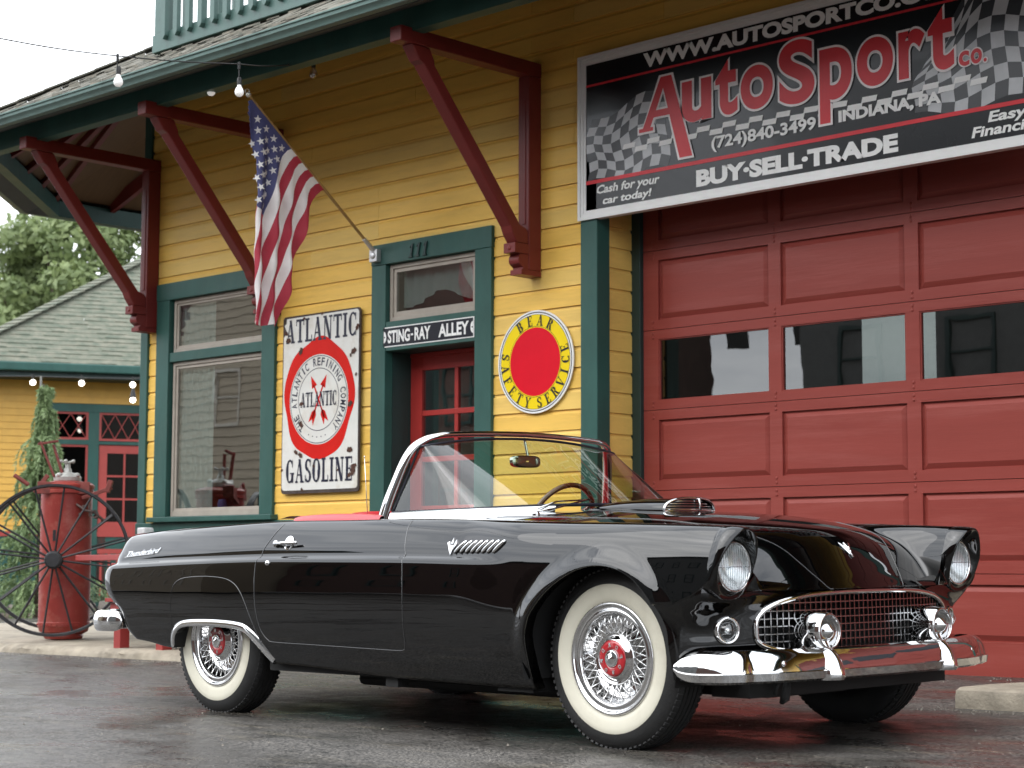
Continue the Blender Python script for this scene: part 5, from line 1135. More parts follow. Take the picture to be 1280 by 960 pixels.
for sgn in (-1, 1):
    s = skin('body', sgn); body_mb.add(s.v, s.f)
    # front fender tops outside the hood, running out over the nose
    ext = list(np.arange(.534, .616, .004))
    top_skin(body_mb, -.98, .53, lambda x: float(hood_edge(x)), crown, sgn)
    P = []
    for x in [.53]+ext:
        lo = float(hood_edge(x)); hi = max(lo+.002, min(.66, math.sqrt(max(.0, (.622-x)/.25)) if x > .53 else .66)); P.append([(x, sgn*(lo+(hi-lo)*t/NW), max(.586, topz_(.53 if x < .53 else x, lo+(hi-lo)*t/NW) if lo+(hi-lo)*t/NW < .60 else min(topz_(.53, lo+(hi-lo)*t/NW), hoodz(x, lo+(hi-lo)*t/NW)+.0))) for t in range(NW+1)])
    body_mb.grid(P)
    # cowl and door-top caps, inner walls
    top_skin(body_mb, -1.36, -.98, 0, crown, sgn)
    top_skin(body_mb, -2.10, -1.36, lambda x: .700, crown, sgn, n=6)
    mbx = [x for x in xs_cols if -2.10 <= x <= -1.36]; body_mb.grid([[(x, sgn*.700, topz_(x, .70)), (x, sgn*.697, topz_(x, .70)-.03), (x, sgn*.69, .55)] for x in mbx])
    # deck surround
    top_skin(body_mb, -3.48, -2.10, lambda x: .62 if x > -3.35 else 0, crown, sgn, n=14)
    # tail closing
    e = cols_[0]; body_mb.grid([[(x, sgn*w, z) for x, w, z in e], [(x-.004, sgn*(w-.02), z) for x, w, z in e], [(x+.01, sgn*(w-.06), z) for x, w, z in e], [(x+.03, 0, z) for x, w, z in e]])
    # sill and wheel-opening returns
    bt = [c[0] for c in cols_]; body_mb.grid([[(x, sgn*w, z), (x, sgn*(w-.012), z-.003), (x, sgn*(w-.055), z+.004)] for x, w, z in bt])
deck_mb = MB(); hood_mb = MB()
for sgn in (-1, 1):
    top_skin(deck_mb, -3.35, -2.10, 0, lambda x: .62, sgn, n=14)
    top_skin(hood_mb, -.98, .53, 0, lambda x: float(hood_edge(x)), sgn, extra=list(np.arange(.534, .6201, .003)))
bd = cb(body_mb, "body", m_paint, fixn=2)
cb(deck_mb, "boot_lid", m_paint, fixn=2); hood = cb(hood_mb, "hood", m_paint, fixn=2)
doors = []
for sgn in (-1, 1):
    d = cb(skin('door', sgn), "door", m_paint); doors.append(d)
    cb(skin('skirt', sgn), "wheel_skirt", m_paint)
# ---- panel gaps
def seam(poly, sgn, r=.0022, off=0.0):
    mb = MB(); P = catmull([(a, 0, b) for a, b in poly], 6); pts = [V(p.x, sgn*on_side(p.x, p.z, off), p.z) for p in P]; mb.tube(pts, r, n=6, caps=False); return mb
for sgn in (-1, 1):
    for pl_ in ([p for p in door_poly if p[1] < .885], skirt_poly[:15], [(.526, .655), (.528, .70), (.530, .76), (.530, .80), (.530, .818)]): cb(seam(pl_, sgn), "panel_gap", m_seam)
for sgn in (-1, 1):
    mb = MB(); xs = [x for x in np.arange(-.98, .615, .01)]; mb.tube([V(x, sgn*float(hood_edge(x)), topz_(x, float(hood_edge(x)))+.0004) for x in xs], .002, n=6, caps=False); cb(mb, "hood_gap", m_seam)
# ---- headlamp pods
def se(a, n): c, s = math.cos(a), math.sin(a); return (math.copysign(abs(c)**(2/n), c), math.copysign(abs(s)**(2/n), s))
HX, HY, HZ = .534, .712, .675
def pod(sgn):
    hl = cpart("headlight"); mb = MB(); P = []; NA = 64
    def loop(xf, cy, cz, a, b, n, tw=0): return [(xf(se(2*PI*k/NA, n)[1]), sgn*(cy+a*se(2*PI*k/NA, n)[0]-.30*tw*max(0, se(2*PI*k/NA, n)[1])*b*max(0, se(2*PI*k/NA, n)[0])), cz+b*se(2*PI*k/NA, n)[1]) for k in range(NA)]
    def fit(L, k, off):
        out_ = []
        for (x, y, z) in L:
            w = abs(y); xr = min(.53, x); zt = float(ZT(xr)); bl = min(1, max(0, (z-.57)/.05))*k
            if w > crown(xr): z2 = min(z, zt-.002); w2 = on_side(xr, z2)+off; z2 = z2+off; w = w+(w2-w)*bl; z = z+(z2-z)*bl
            else: z = z+(min(z, topz_(xr, w)+off)-z)*bl
            out_.append((x, sgn*w, z))
        return out_
    AC, AY = .118, .730
    L_ = [loop(lambda s: .42, AY+.01, .688, AC-.012, .122, 2.4), loop(lambda s: .47, AY+.004, .688, AC-.006, .128, 2.4), loop(lambda s: .510, AY, .689, AC-.001, .132, 2.4), loop(lambda s: .525+.006*s, AY, .690, AC, .134, 2.4), loop(lambda s: .540+.014*s, AY, .690, AC-.003, .133, 2.35), loop(lambda s: .553+.028*s, AY, .690, AC-.008, .130, 2.25), loop(lambda s: .564+.041*s, AY, .689, AC-.014, .1255, 2.15, 1), loop(lambda s: .568+.045*s, AY, .689, AC-.018, .122, 2.1, 1),
          loop(lambda s: .566+.043*s, AY-.001, .688, AC-.021, .118, 2.1, 1), loop(lambda s: .555+.030*s, AY-.006, .684, AC-.023, .108, 2.1, .6), loop(lambda s: .542+.008*s, AY-.014, .677, .0940, .0965, 2.0), loop(lambda s: .535+.0*s, .712, .675, .0905, .0905, 2.0)]
    for q_, k_, o_ in ((0, 1, -.008), (1, 1, -.005), (2, 1, -.001), (3, 1, .001), (4, .85, .002), (5, .5, .002), (6, .2, .002)): L_[q_] = fit(L_[q_], k_, o_)
    mb.grid(L_, closev=True); cb(mb, "bezel", m_paint, hl)
    C = (HX, sgn*HY, HZ); mb = MB(); mb.lathe([(.0925, -.006), (.092, .004), (.089, .008), (.085, .006), (.084, -.004)], C, (1, 0, 0), n=48); cb(mb, "rim", m_chr, hl)
    mb = MB(); mb.lathe([(r, .022*(1-(r/.085)**2)-.004) for r in np.linspace(.0001, .085, 12)], C, (1, 0, 0), n=40); cb(mb, "lens", m_lens, hl)
    mb = MB(); mb.lathe([(r, -.055+.055*(r/.083)**2) for r in np.linspace(.0001, .083, 12)], C, (1, 0, 0), n=40); cb(mb, "reflector", m_refl, hl)
    mb = MB()   # moulded flutes behind the glass
    for k in range(-6, 7):
        y = k*.012; hh = math.sqrt(max(0, .080**2-y*y)); mb.tube([V(C[0]+.002, C[1]+y, C[2]-hh), V(C[0]+.006, C[1]+y, C[2]), V(C[0]+.002, C[1]+y, C[2]+hh)], .0016, n=5)
    mb.tube([V(C[0]+.003, C[1]-.08, C[2]), V(C[0]+.008, C[1], C[2]), V(C[0]+.003, C[1]+.08, C[2])], .0022, n=5); mb.sphere((C[0]-.03, C[1], C[2]), .012, 10)
    cb(mb, "fluting", m_flute, hl)
m_refl = chrome("lamp reflector", .95, .30); m_flute = glass("moulded glass", (.8, .83, .85), .25)
for s in (-1, 1): pod(s)
# ---- front corner below the lamps and nose
def grille_t(a):   # outline of the grille opening (w, z)
    c, s = math.cos(a), math.sin(a); w = .600*math.copysign(abs(c)**.62, c); z = .455+(.120*abs(s)**.80 if s > 0 else -.100*abs(s)**.42)
    return w, z
XF = pc([(0, .604), (.2, .598), (.4, .578), (.5, .560), (.6, .532), (.66, .511), (.72, .482), (.78, .444), (.82, .410), (.85, .372), (.868, .335), (.88, .30)])
def gz(w):
    """bottom and top of the grille opening at half width w"""
    c = min(1, (abs(w)/.600))**(1/.62); s = math.sqrt(max(0, 1-c*c)); return .455-.100*s**.42, .455+.120*s**.8
def gl_(z):
    """half width of the grille opening at height z"""
    if z <= .356: return .50
    ws = np.linspace(.6, .1, 201)
    for w in ws:
        a, b = gz(w)
        if a <= z <= b: return float(w)
    return .1
def xn_(w):
    for x in np.arange(.50, .62, .001):
        if hoodz(x, w) < .603: return float(x)
    return .612
front = MB()
for sgn in (-1, 1):
    def spl(rows):
        R_ = [catmull(r, 6) for r in rows]; C_ = list(zip(*R_)); return [catmull(c, 6) for c in C_]
    rows = []
    for z, k in ((.27, .0), (.33, .0), (.39, .0), (.45, .0)):
        tuck = .03*max(0, (.40-z)/.13)**1.5
        xa = float(np.interp(z, [.27, .36, .44], [.362, .358, .346]))
        rows.append([(xa, sgn*(.868-tuck*.6), z), (.385, sgn*(.848-tuck*.6), z), (.425-tuck, sgn*(.802-tuck*.3), z), (.462-tuck, sgn*.755, z), (.490-tuck, sgn*.705, z), (.512-tuck, sgn*.655, z), (float(XF(gl_(z)))+.002-tuck*.5, sgn*gl_(z), z)])
    rows.append([(.325, sgn*.874, .50), (.375, sgn*.858, .50), (.425, sgn*.836, .50), (.466, sgn*.782, .497), (.492, sgn*.708, .495), (.514, sgn*.652, .497), (float(XF(gl_(.50)))+.002, sgn*gl_(.50), .50)])
    rows.append([(.300, sgn*.880, .535), (.365, sgn*(on_side(.365, .55)-.004), .532), (.432, sgn*.854, .53), (.480, sgn*.806, .527), (.502, sgn*.716, .527), (.522, sgn*.635, .53), (float(XF(gl_(.535)))+.002, sgn*gl_(.535), .535)])
    rows.append([(.285, sgn*(on_side(.285, .56)-.001), .56), (.36, sgn*(on_side(.36, .56)-.001), .556), (.44, sgn*(on_side(.44, .565)-.002), .562), (.500, sgn*.835, .570), (.516, sgn*.722, .560), (.528, sgn*.61, .586), (xn_(.40), sgn*.40, .600)])
    rows.append([(.275, sgn*.875, .59), (.35, sgn*(on_side(.35, .59)-.006), .59), (.44, sgn*(on_side(.44, .60)-.006), .60), (.500, sgn*.832, .62), (.50, sgn*.73, .60), (.500, sgn*.60, .625), (xn_(.40)-.01, sgn*.40, .61)])
    front.grid(spl(rows))
    # between lamp pod, nose and grille
    P = []
    for t in np.linspace(0, 1, 24):
        w = .405*(1-t)+.0*t; x0 = float(XF(w))
        zt_ = max(.60, min(.66, hoodz(x0-.0, w)+.05)) if w < .6 else .60
        a_top = .575+.01 if w < .1 else 0
        zg_ = .455+.120*max(0, 1-(w/.600)**(1/.62*1.0))**.5 if w < .6 else .455
        zb_ = gz(w)[1]; P.append([(x0+.004+(xn_(w)-x0-.004)*q, sgn*w, zb_+(.602-zb_)*q) for q in np.linspace(0, 1, 5)])
    front.grid(P)
    P = [[(float(XF(w))-.004, sgn*w, .352), (float(XF(w))-.015, sgn*w, .31), (float(XF(w))-.06, sgn*w, .25)] for w in np.linspace(0, .62, 24)]; front.grid(P)
cb(front, "front_panel", m_paint, fixn=2)
mb = MB(); mb.box(.30, .34, -.66, .66, .26, .60); mb.box(.34, .52, -.62, .62, .20, .27); cb(mb, "radiator_cavity", m_under, smooth=False)
# ---- grille
gr = cpart("grille"); mb = MB(); pts = []
for k in range(96):
    w, z = grille_t(2*PI*k/96); pts.append(V(float(XF(abs(w)))+.006, w, z))
mb.tube(pts, .0105, n=10, closed=True); cb(mb, "surround", m_chr, gr)
m_bar = chrome("grille bar", .38, .22)
for w in np.arange(-.5805, .59, .0277):
    z0, z1 = gz(w); mb = MB(); x = float(XF(abs(w)))-.006; mb.box(x-.012, x, w-.0018, w+.0018, z0, z1); cb(mb, "bar", m_bar, gr, smooth=False)
for z in np.arange(.372, .575, .0278):
    ws = [w for w in np.linspace(-.598, .598, 81) if gz(w)[0] < z < gz(w)[1]]
    if len(ws) > 3: mb = MB(); P = [[(float(XF(abs(w)))-.0075+dx, w, z+dz) for dx, dz in ((0, -.0018), (-.012, -.0018), (-.012, .0018), (0, .0018), (0, -.0018))] for w in ws]; mb.grid(P); cb(mb, "bar", m_bar, gr, smooth=False)
# ---- parking lamps
for s in (-1, 1):
    pl = cpart("parking_light"); C = V(.4975, s*.707, .4466); ax = V(.86, s*.28, 0).normalized(); C = C-ax*.012
    mb = MB(); mb.lathe([(.052, -.03), (.053, .004), (.049, .014), (.043, .016), (.038, .010), (.037, .0)], C, ax, n=36); cb(mb, "rim", m_chr, pl)
    mb = MB(); mb.lathe([(r, .030*(1-(r/.038)**2)+.004) for r in np.linspace(.0001, .038, 9)], C, ax, n=30); cb(mb, "lens", m_lens, pl)
    mb = MB(); mb.lathe([(r, -.02+.03*(r/.04)**2) for r in np.linspace(.0001, .04, 8)], C, ax, n=30); mb.sphere(C+ax*.004, .012, 10); cb(mb, "reflector", m_refl, pl)
# ---- front bumper
bpx = pc([(0, .728), (.3, .716), (.55, .685), (.70, .640), (.80, .578), (.86, .500), (.885, .43), (.893, .395)])
plan = []
for k in range(71):
    t = k/70; 
    if t < .62: w = .72*t/.62; plan.append((float(bpx(w)), w))
    else:
        a = (t-.62)/.38*PI/2; plan.append((.395+.232*math.cos(a)**.85, .72+.173*math.sin(a)**.95))
sec = [(-.060, .280), (-.018, .262), (.0, .271), (.005, .298), (-.003, .301), (-.011, .338), (-.026, .364), (-.046, .377), (-.075, .378), (-.080, .30), (-.060, .280)]
def bumper_mesh(plan, sec, endr=True):
    P = []
    full = [(x, -w) for x, w in plan[::-1]]+[(x, w) for x, w in plan[1:]]
    n = len(full)
    for i, (x, w) in enumerate(full):
        a, b = full[max(0, i-1)], full[min(n-1, i+1)]; tx, ty = b[0]-a[0], b[1]-a[1]; L_ = math.hypot(tx, ty); nx, ny = ty/L_, -tx/L_
        e = min(i, n-1-i)*1.0/6; k = 1 if e >= 1 else math.sqrt(1-(1-e)**2)*.8+.2
        P.append([(x+nx*o*k, w+ny*o*k, .322+(z-.322)*k) for o, z in sec])
    mb = MB(); mb.grid(P); mb.add(P[0], [tuple(range(len(P[0])))]); mb.add(P[-1], [tuple(range(len(P[0])))]); return mb
bu = cpart("front_bumper"); cb(bumper_mesh(plan, sec), "blade", m_chr, bu, smooth=True, ang=28)
for w in (.60, .75, -.60, -.75): 
    x = float(bpx(abs(w)))-.012; mb = MB(); mb.sphere((x, w, .328), .0115, 10, (.6, 1, 1)); cb(mb, "bolt", m_chr, bu)
for s in (-1, 1):
    gd_ = cpart("guard", bu); C = V(.60, s*.362, .436)
    mb = MB(); mb.lathe([(.006, -.115), (.022, -.112), (.040, -.095), (.056, -.068), (.067, -.035), (.0725, .0), (.0735, .03), (.071, .065), (.067, .086), (.0625, .092), (.0585, .089), (.057, .078), (.054, .05), (.0001, .045)], C, (1, 0, 0), n=44)
    ped = []
    for z, hw, x0, x1 in ((.262, .050, .66, .740), (.275, .052, .66, .745), (.30, .052, .655, .742), (.335, .048, .62, .728), (.36, .044, .60, .708), (.385, .046, .58, .680), (.42, .05, .57, .665)):
        hw *= 1.0; ped.append([(x0, s*.362-hw*1.15, z), (x0+(x1-x0)*.55, s*.362-hw, z), (x1-.012, s*.362-hw*.55, z), (x1, s*.362, z), (x1-.012, s*.362+hw*.55, z), (x0+(x1-x0)*.55, s*.362+hw, z), (x0, s*.362+hw*1.15, z)])
    P = [catmull(r, 4) for r in ped]; P = [catmull(c, 4) for c in zip(*P)]; mb.grid(P)
    mb.add([], []); o = cb(mb, "guard_body", m_chr, gd_)
    mb = MB(); mb.lathe([(.0005, .104), (.010, .100), (.024, .090), (.037, .072), (.045, .052), (.046, .044)], C, (1, 0, 0), n=32); cb(mb, "bullet", m_chr, gd_)
mb = MB(); mb.tube([V(.60, -.50, .27), V(.59, -.52, .20), V(.57, -.50, .185), V(.56, -.46, .19), V(.56, -.45, .25)], .011, n=7); mb.tube([V(.62, -.58, .26), V(.60, -.58, .22), V(.58, -.55, .215)], .008, n=6); cb(mb, "tow_hook", m_under)
# ---- wheels
TR, TW = .343, .172
def wheel(name, x, s, skirted=False):
    w_ = cpart(name); w_.location = (x, s*.712, .335); n = 96
    prof = [(.205, .060), (.215, .074), (.235, .083), (.27, .0865), (.297, .084), (.318, .077), (.330, .068), (.3365, .0615)]
    A_ = [(r, -y) for r, y in prof]; B2 = [(r, y) for r, y in prof[::-1]]
    full = A_+[(.341, -.056), (.343, -.03), (.3435, 0), (.343, .03), (.341, .056)]+B2+[(.19, .055), (.19, -.055)]
    mb = MB(); mb.lathe(full, (0, 0, 0), (0, s, 0), n=n, close=True)
    # tread ribs and shoulder lugs
    for yy in (-.034, -.012, .012, .034): mb.lathe([(.3425, yy-.0085), (.3475, yy-.0075), (.3475, yy+.0075), (.3425, yy+.0085)], (0, 0, 0), (0, s, 0), n=n)
    for k in range(84):
        a = 2*PI*k/84; er, et = V(math.cos(a), 0, math.sin(a)), V(-math.sin(a), 0, math.cos(a))
        for sd in (-1, 1): 
            c1, c2 = er*.3335+V(0, s*sd*.0665, 0), er*.3415+V(0, s*sd*.048, 0); mb.beam(c1, c2, .0135, .011, up=er)
    mb.v = [(p[0], p[1], max(p[2], -.3345)) for p in mb.v]
    cb(mb, "tyre", m_rub, w_, smooth=True, ang=38)
    mb = MB(); mb.lathe([(.2105, .0765), (.216, .0800), (.236, .0848), (.260, .0878), (.275, .0876), (.2795, .0862)], (0, 0, 0), (0, s, 0), n=n); cb(mb, "whitewall", m_ww, w_)
    mb = MB(); mb.lathe([(.212, .072), (.2125, .080), (.209, .0855), (.204, .0865), (.199, .083), (.196, .076), (.188, .074), (.183, .078), (.176, .0795), (.170, .074), (.166, .056), (.162, .035), (.158, .018)], (0, 0, 0), (0, s, 0), n=72); cb(mb, "rim", m_chr, w_, smooth=True, ang=60)
    mb = MB(); mb.lathe([(.160, .020), (.150, .006), (.12, .0), (.02, -.004)], (0, 0, 0), (0, s, 0), n=48); cb(mb, "wheel_disc", m_chr, w_)
    sp = MB()
    for k in range(28):
        for q, (off, r0, y0) in enumerate(((.27, .094, .060), (-.27, .094, .060))):
            a = 2*PI*(k+.5*(q % 2))/28; b = a+off; p0 = V(r0*math.cos(a), s*y0, r0*math.sin(a)); p1 = V(.165*math.cos(b), s*(.060+.004*q), .165*math.sin(b)); sp.tube([p0, p1], .0021, n=5)
    o = cb(sp, "spokes", m_spk, w_); 
    mb = MB(); mb.lathe([(.099, .040), (.1005, .056), (.099, .064), (.095, .067), (.091, .064), (.088, .062), (.080, .068), (.073, .077), (.070, .0785), (.0675, .076), (.067, .070), (.0, .070)], (0, 0, 0), (0, s, 0), n=60); cb(mb, "hub_cap", m_chr, w_, smooth=True, ang=50)
    mb = MB(); mb.lathe([(.0685, .0700), (.068, .0775), (.060, .0805), (.046, .082), (.034, .082), (.032, .078)], (0, 0, 0), (0, s, 0), n=48); cb(mb, "red_medallion", m_med, w_)
    mb = MB(); mb.lathe([(.032, .077), (.0325, .084), (.029, .0875), (.025, .086), (.014, .093), (.0001, .0995)], (0, 0, 0), (0, s, 0), n=32)
    for k, ch in enumerate("FORDFORD"):
        a = 2*PI*k/8+.2; er = V(math.cos(a), 0, math.sin(a)); et = V(-math.sin(a), 0, math.cos(a))*(1 if s > 0 else -1)
        put_text(mb, ch, -.0065, .0065, -.0075, .0075, er*.0505+V(0, s*.0832, 0), -et if s < 0 else -et, er, .03)
    cb(mb, "centre_cone", m_chr, w_)
    return w_
m_spk = chrome("wire spoke", .75, .10); m_med = mat("red medallion enamel", (.42, .012, .018), .2, var=.05, coat=1)
for nm, x, s in (("front_wheel", 0, -1), ("rear_wheel", -2.591, -1), ("front_wheel", 0, 1), ("rear_wheel", -2.591, 1)): wheel(nm, x, s)
# ---- underbody, arch liners, exhaust
mb = MB(); mb.box(-2.15, -.45, -.80, .80, .215, .30); mb.box(-3.3, -3.0, -.78, .78, .33, .5); mb.box(-3.0, -2.2, -.60, .60, .27, .5); mb.box(-.45, .50, -.55, .55, .22, .45)
mb.box(-2.0, -.5, -.30, .30, .17, .22); mb.box(-.4, .3, -.25, .25, .17, .22); mb.tube([V(-1.9, -.45, .17), V(-.5, -.45, .17)], .03, n=8); mb.tube([V(0, -.6, .33), V(0, .6, .33)], .03, n=8); mb.tube([V(-2.59, -.6, .33), V(-2.59, .6, .33)], .045, n=8)
mb.box(-1.32, -1.24, -.80, -.74, .175, .22); mb.box(-.62, -.42, -.80, -.6, .19, .3)
cb(mb, "underbody", m_under, smooth=False)
mb = MB()
for s in (-1, 1):
    for cx_, r_, x0 in ((-.015, .40, -.43), (-2.50, .36, -2.9)):
        P = []
        for a in np.linspace(-.25, PI+.25, 30): P.append([(cx_+r_*math.cos(a), s*w, .335+(r_-.02)*math.sin(a) if r_ > .38 else .20+r_*math.sin(a)*1.15) for w in (.862, .56)])
        P = [[(p[0], p[1], max(p[2], .245 if r_ > .38 else .30)) for p in r] for r in P]; mb = MB(); mb.grid(P); q = [p[1] for p in P]; mb.add(q, [tuple(range(len(q)))]); cb(mb, "arch_liner", m_under)
# ---- chrome trim on the skirt opening
for s in (-1, 1):
    P = []
    for i, (x, z) in enumerate(ro3):
        a, b = ro3[max(0, i-1)], ro3[min(len(ro3)-1, i+1)]; tx, tz = b[0]-a[0], b[1]-a[1]; L_ = math.hypot(tx, tz); nx, nz = -tz/L_, tx/L_; w = side_w(x, z+.0)
        g = 1+.5*max(0, (x+2.3)/.25); P.append([(x+nx*o, s*(w+d), z+nz*o) for o, d in ((.030*g, .0005), (.028*g, .006), (.014*g, .009), (.004, .010), (-.004, .006), (-.006, -.004), (-.004, -.03))])
    mb = MB(); mb.grid(P); cb(mb, "skirt_moulding", m_chr, smooth=True, ang=60)
# ---- door handles, locks, louvres, script, emblem
for s, d in zip((-1, 1), doors):
    h_ = cpart("handle", d); xh, zh = -1.985, .792; w = on_side(-1.96, .79)
    mb = MB(); mb.sphere((-2.045, s*(w+.010), .790), .0165, 14, (1.1, .75, 1)); mb.tube([V(-2.04, s*(w+.02), .791), V(-1.96, s*(w+.028), .792), V(-1.875, s*(w+.022), .793)], [.0105, .0085, .0075], n=10); mb.lathe([(.0, -.004), (.030, -.001), (.035, .004), (.033, .006), (.0, -.002)], (-1.955, s*(w-.001), .790), (0, s, .25), n=30); cb(mb, "grip", m_chr, h_)
    mb = MB(); ws = on_side(-2.063, .704); mb.lathe([(.0001, .010), (.009, .009), (.012, .004), (.013, -.002)], (-2.063, s*ws, .703), (0, s, .2), n=18); cb(mb, "lock", m_chr, h_)
for s in (-1, 1):
    vt = cpart("fender_vent"); mb = MB()
    for k in range(8):
        x0 = -.815+.0345*k; P = []; pts = [(x0+.058*t, .737+.049*t) for t in np.linspace(0, 1, 7)]; m2 = MB(); m2.tube([V(x, s*(on_side(x, z)+.0045), z) for x, z in pts], [.004, .0068, .0078, .008, .0078, .0068, .004], n=10); cb(m2, "louvre", m_chr, vt); continue
        for t in (0, .12, .3, .5, .7, .88, 1):
            z = .736+.050*t; x = x0+.060*t; w = on_side(x, z); hw = .010*math.sin(PI*min(.97, max(.10, t)))**.35
            P.append([(x-hw, s*(w+.001), z), (x-hw*.5, s*(w+.011), z), (x+hw*.4, s*(w+.012), z), (x+hw, s*(w+.001), z)])
        m2 = MB(); m2.grid(P); cb(m2, "louvre", m_chr, vt)
    for (a, b, c_) in (((-.858, .785), (-.842, .735), (-.870, .780)), ((-.842, .735), (-.822, .792), (-.812, .775)), ((-.850, .770), (-.838, .728), (-.826, .770)), ((-.842, .80), (-.834, .776), (-.848, .776))):
        mb.add([V(q[0], s*(on_side(q[0], q[1])+.006), q[1]) for q in (a, b, c_)]+[V(q[0], s*(on_side(q[0], q[1])-.001), q[1]) for q in (a, b, c_)], [(0, 1, 2), (0, 1, 4, 3), (1, 2, 5, 4), (2, 0, 3, 5)])
    cb(mb, "crest", m_chr, vt, smooth=False)
    mb = MB(); P = []
    for t in np.linspace(0, 1, 14): x = -.895+.50*t; zz = .7095+.004*math.sin(t*3); P.append(V(x, s*(on_side(x, zz)+.001), zz))
    sc = MB(); vs, fs = text_mesh("Thunderbird", .008); lo, hi = vs.min(0), vs.max(0)
    x0, x1 = -3.37, -3.06
    def mp(v):
        a = (v[0]-lo[0])/(hi[0]-lo[0]); b = (v[1]-lo[1])/(hi[1]-lo[1]); a = a if s < 0 else 1-a; z = .744+.018*a+.026*b-.004; x = x0+(x1-x0)*a+.018*b*(1 if s < 0 else -1); return (x, s*(on_side(x, z)+.004), z)
    sc.add([mp(v) for v in vs], fs); sc.tube([V(*mp((lo[0], lo[1]-.1*(hi[1]-lo[1])))), V(*mp((lo[0]+.9*(hi[0]-lo[0]), lo[1]-.12*(hi[1]-lo[1]))))], .0014, n=5); cb(sc, "script", m_chr, smooth=False)
mb = MB(); ez = lambda x, w: topz_(x, abs(w))+.004
for s in (-1, 1):
    for k in range(4): mb.add([V(.515+.004*k, 0, ez(.515, 0)), V(.497-.003*k, s*(.012+.006*k), ez(.497-.003*k, .012+.006*k)+.004), V(.503-.003*k, s*(.015+.006*k), ez(.503-.003*k, .015+.006*k)+.005), V(.528, s*.003, ez(.528, 0))], [(0, 1, 2, 3)])
mb.sphere((.512, 0, ez(.512, 0)+.004), .011, 10, (1, .8, 1)); mb.tube([V(.535, 0, ez(.535, 0)), V(.51, 0, ez(.51, 0)+.004), V(.492, 0, ez(.492, 0)+.004)], .005, n=6); cb(mb, "nose_emblem", m_chr)
# ---- hood scoop
so_ = cpart("hood_scoop"); mb = MB(); P = []
for t in np.linspace(0, 1, 26):
    x = -.272-.50*t; e = 1-t; hh = .055*math.sqrt(max(0, 1-t**2.2)); hw = .160*(1-.35*t**1.5); row = []
    for k in range(25):
        a = PI*k/24; c, s = se(a, 2.7); w = hw*c; row.append((x-.02*abs(c)**2, w, topz_(x, abs(w))+hh*s-.002))
    P.append(row)
mb.grid(P); cb(mb, "shell", m_paint, so_)
mouth = []
for k in range(33):
    a = PI*k/32; c, s = se(a, 2.7); mouth.append(V(-.272-.02*abs(c)**2, .158*c, topz_(-.272, abs(.158*c))+.054*s+.0))
base_ = [V(-.272-.02*(t*t), .158*t, topz_(-.272, abs(.158*t))+.004) for t in np.linspace(-1, 1, 17)]
mb = MB(); mb.tube(mouth+base_[1:-1], .0062, n=8, closed=True)
for w in (.035,): mb.tube([V(-.262, w, topz_(-.272, abs(w))+.004), V(-.264, w-.004, topz_(-.272, abs(w))+.053)], .0045, n=6)
cb(mb, "mouth_trim", m_chr, so_)
for i in range(4):
    z = .011+.0105*i; hw = .150*math.sqrt(max(0, 1-(z/.057)**2.6)); m2 = MB(); m2.grid([[(-.275-.02*(t*t), hw*t, topz_(-.272, abs(hw*t))+z+dz) for dz in (-.0018, .0018)] for t in np.linspace(-1, 1, 13)]); o = cb(m2, "slat", m_bar, so_, smooth=False)
mb = MB(); mb.add([(p.x-.05, p.y*.98, p.z-.002) for p in mouth]+[(p.x-.05, p.y*.98, p.z-.004) for p in base_[1:-1]], [tuple(range(len(mouth)+len(base_)-2))]); cb(mb, "dark_throat", m_under, so_)
# ---- windscreen
ws_ = cpart("windscreen")
def glassP(s, u):
    """s 0 base .. 1 header; u -1..1 across"""
    a = abs(u); xp_, wp = -1.40+.075*s, .692-.095*s; xb_, wb = -.885-.40*s, .640-.035*s; xc = -.735-.535*s
    sh = (.912+.292*s, .935+.322*s)
    if a > .62: t = (1-a)/.38; x = xp_+(xb_-xp_)*t; w = wp+(wb-wp)*t+.0*t; z = sh[0]+.005*t
    else: t = a/.62; w = wb*t; x = xc+(xb_-xc)*t**2.6; z = sh[1]+(sh[0]+.005-sh[1])*t**2.2
    return V(x, math.copysign(w, u) if u else 0, z)
def smoothrow(s, n=110):
    raw = [glassP(s, u) for u in np.linspace(-1, 1, 241)]
    for _ in range(70): raw = [raw[0]]+[(raw[i-1]+raw[i]*2+raw[i+1])/4 for i in range(1, len(raw)-1)]+[raw[-1]]
    return raw[::2]
rows = [smoothrow(s) for s in np.linspace(0, 1, 14)]
mb = MB(); mb.grid(rows); cb(mb, "glass", m_wsg, ws_)
def sweepE(mb, path, outs, As, Bs, n=12):
    P = []
    for i, p in enumerate(path):
        t = (path[min(len(path)-1, i+1)]-path[max(0, i-1)]).normalized(); o = outs[i]; o = (o-t*o.dot(t)).normalized(); q = t.cross(o)
        P.append([p+q*(As[i]*math.cos(2*PI*k/n))+o*(Bs[i]*math.sin(2*PI*k/n)) for k in range(n)])
    mb.grid(P, closev=True); mb.add(P[0], [tuple(range(n))]); mb.add(P[-1], [tuple(range(n))])
half = []
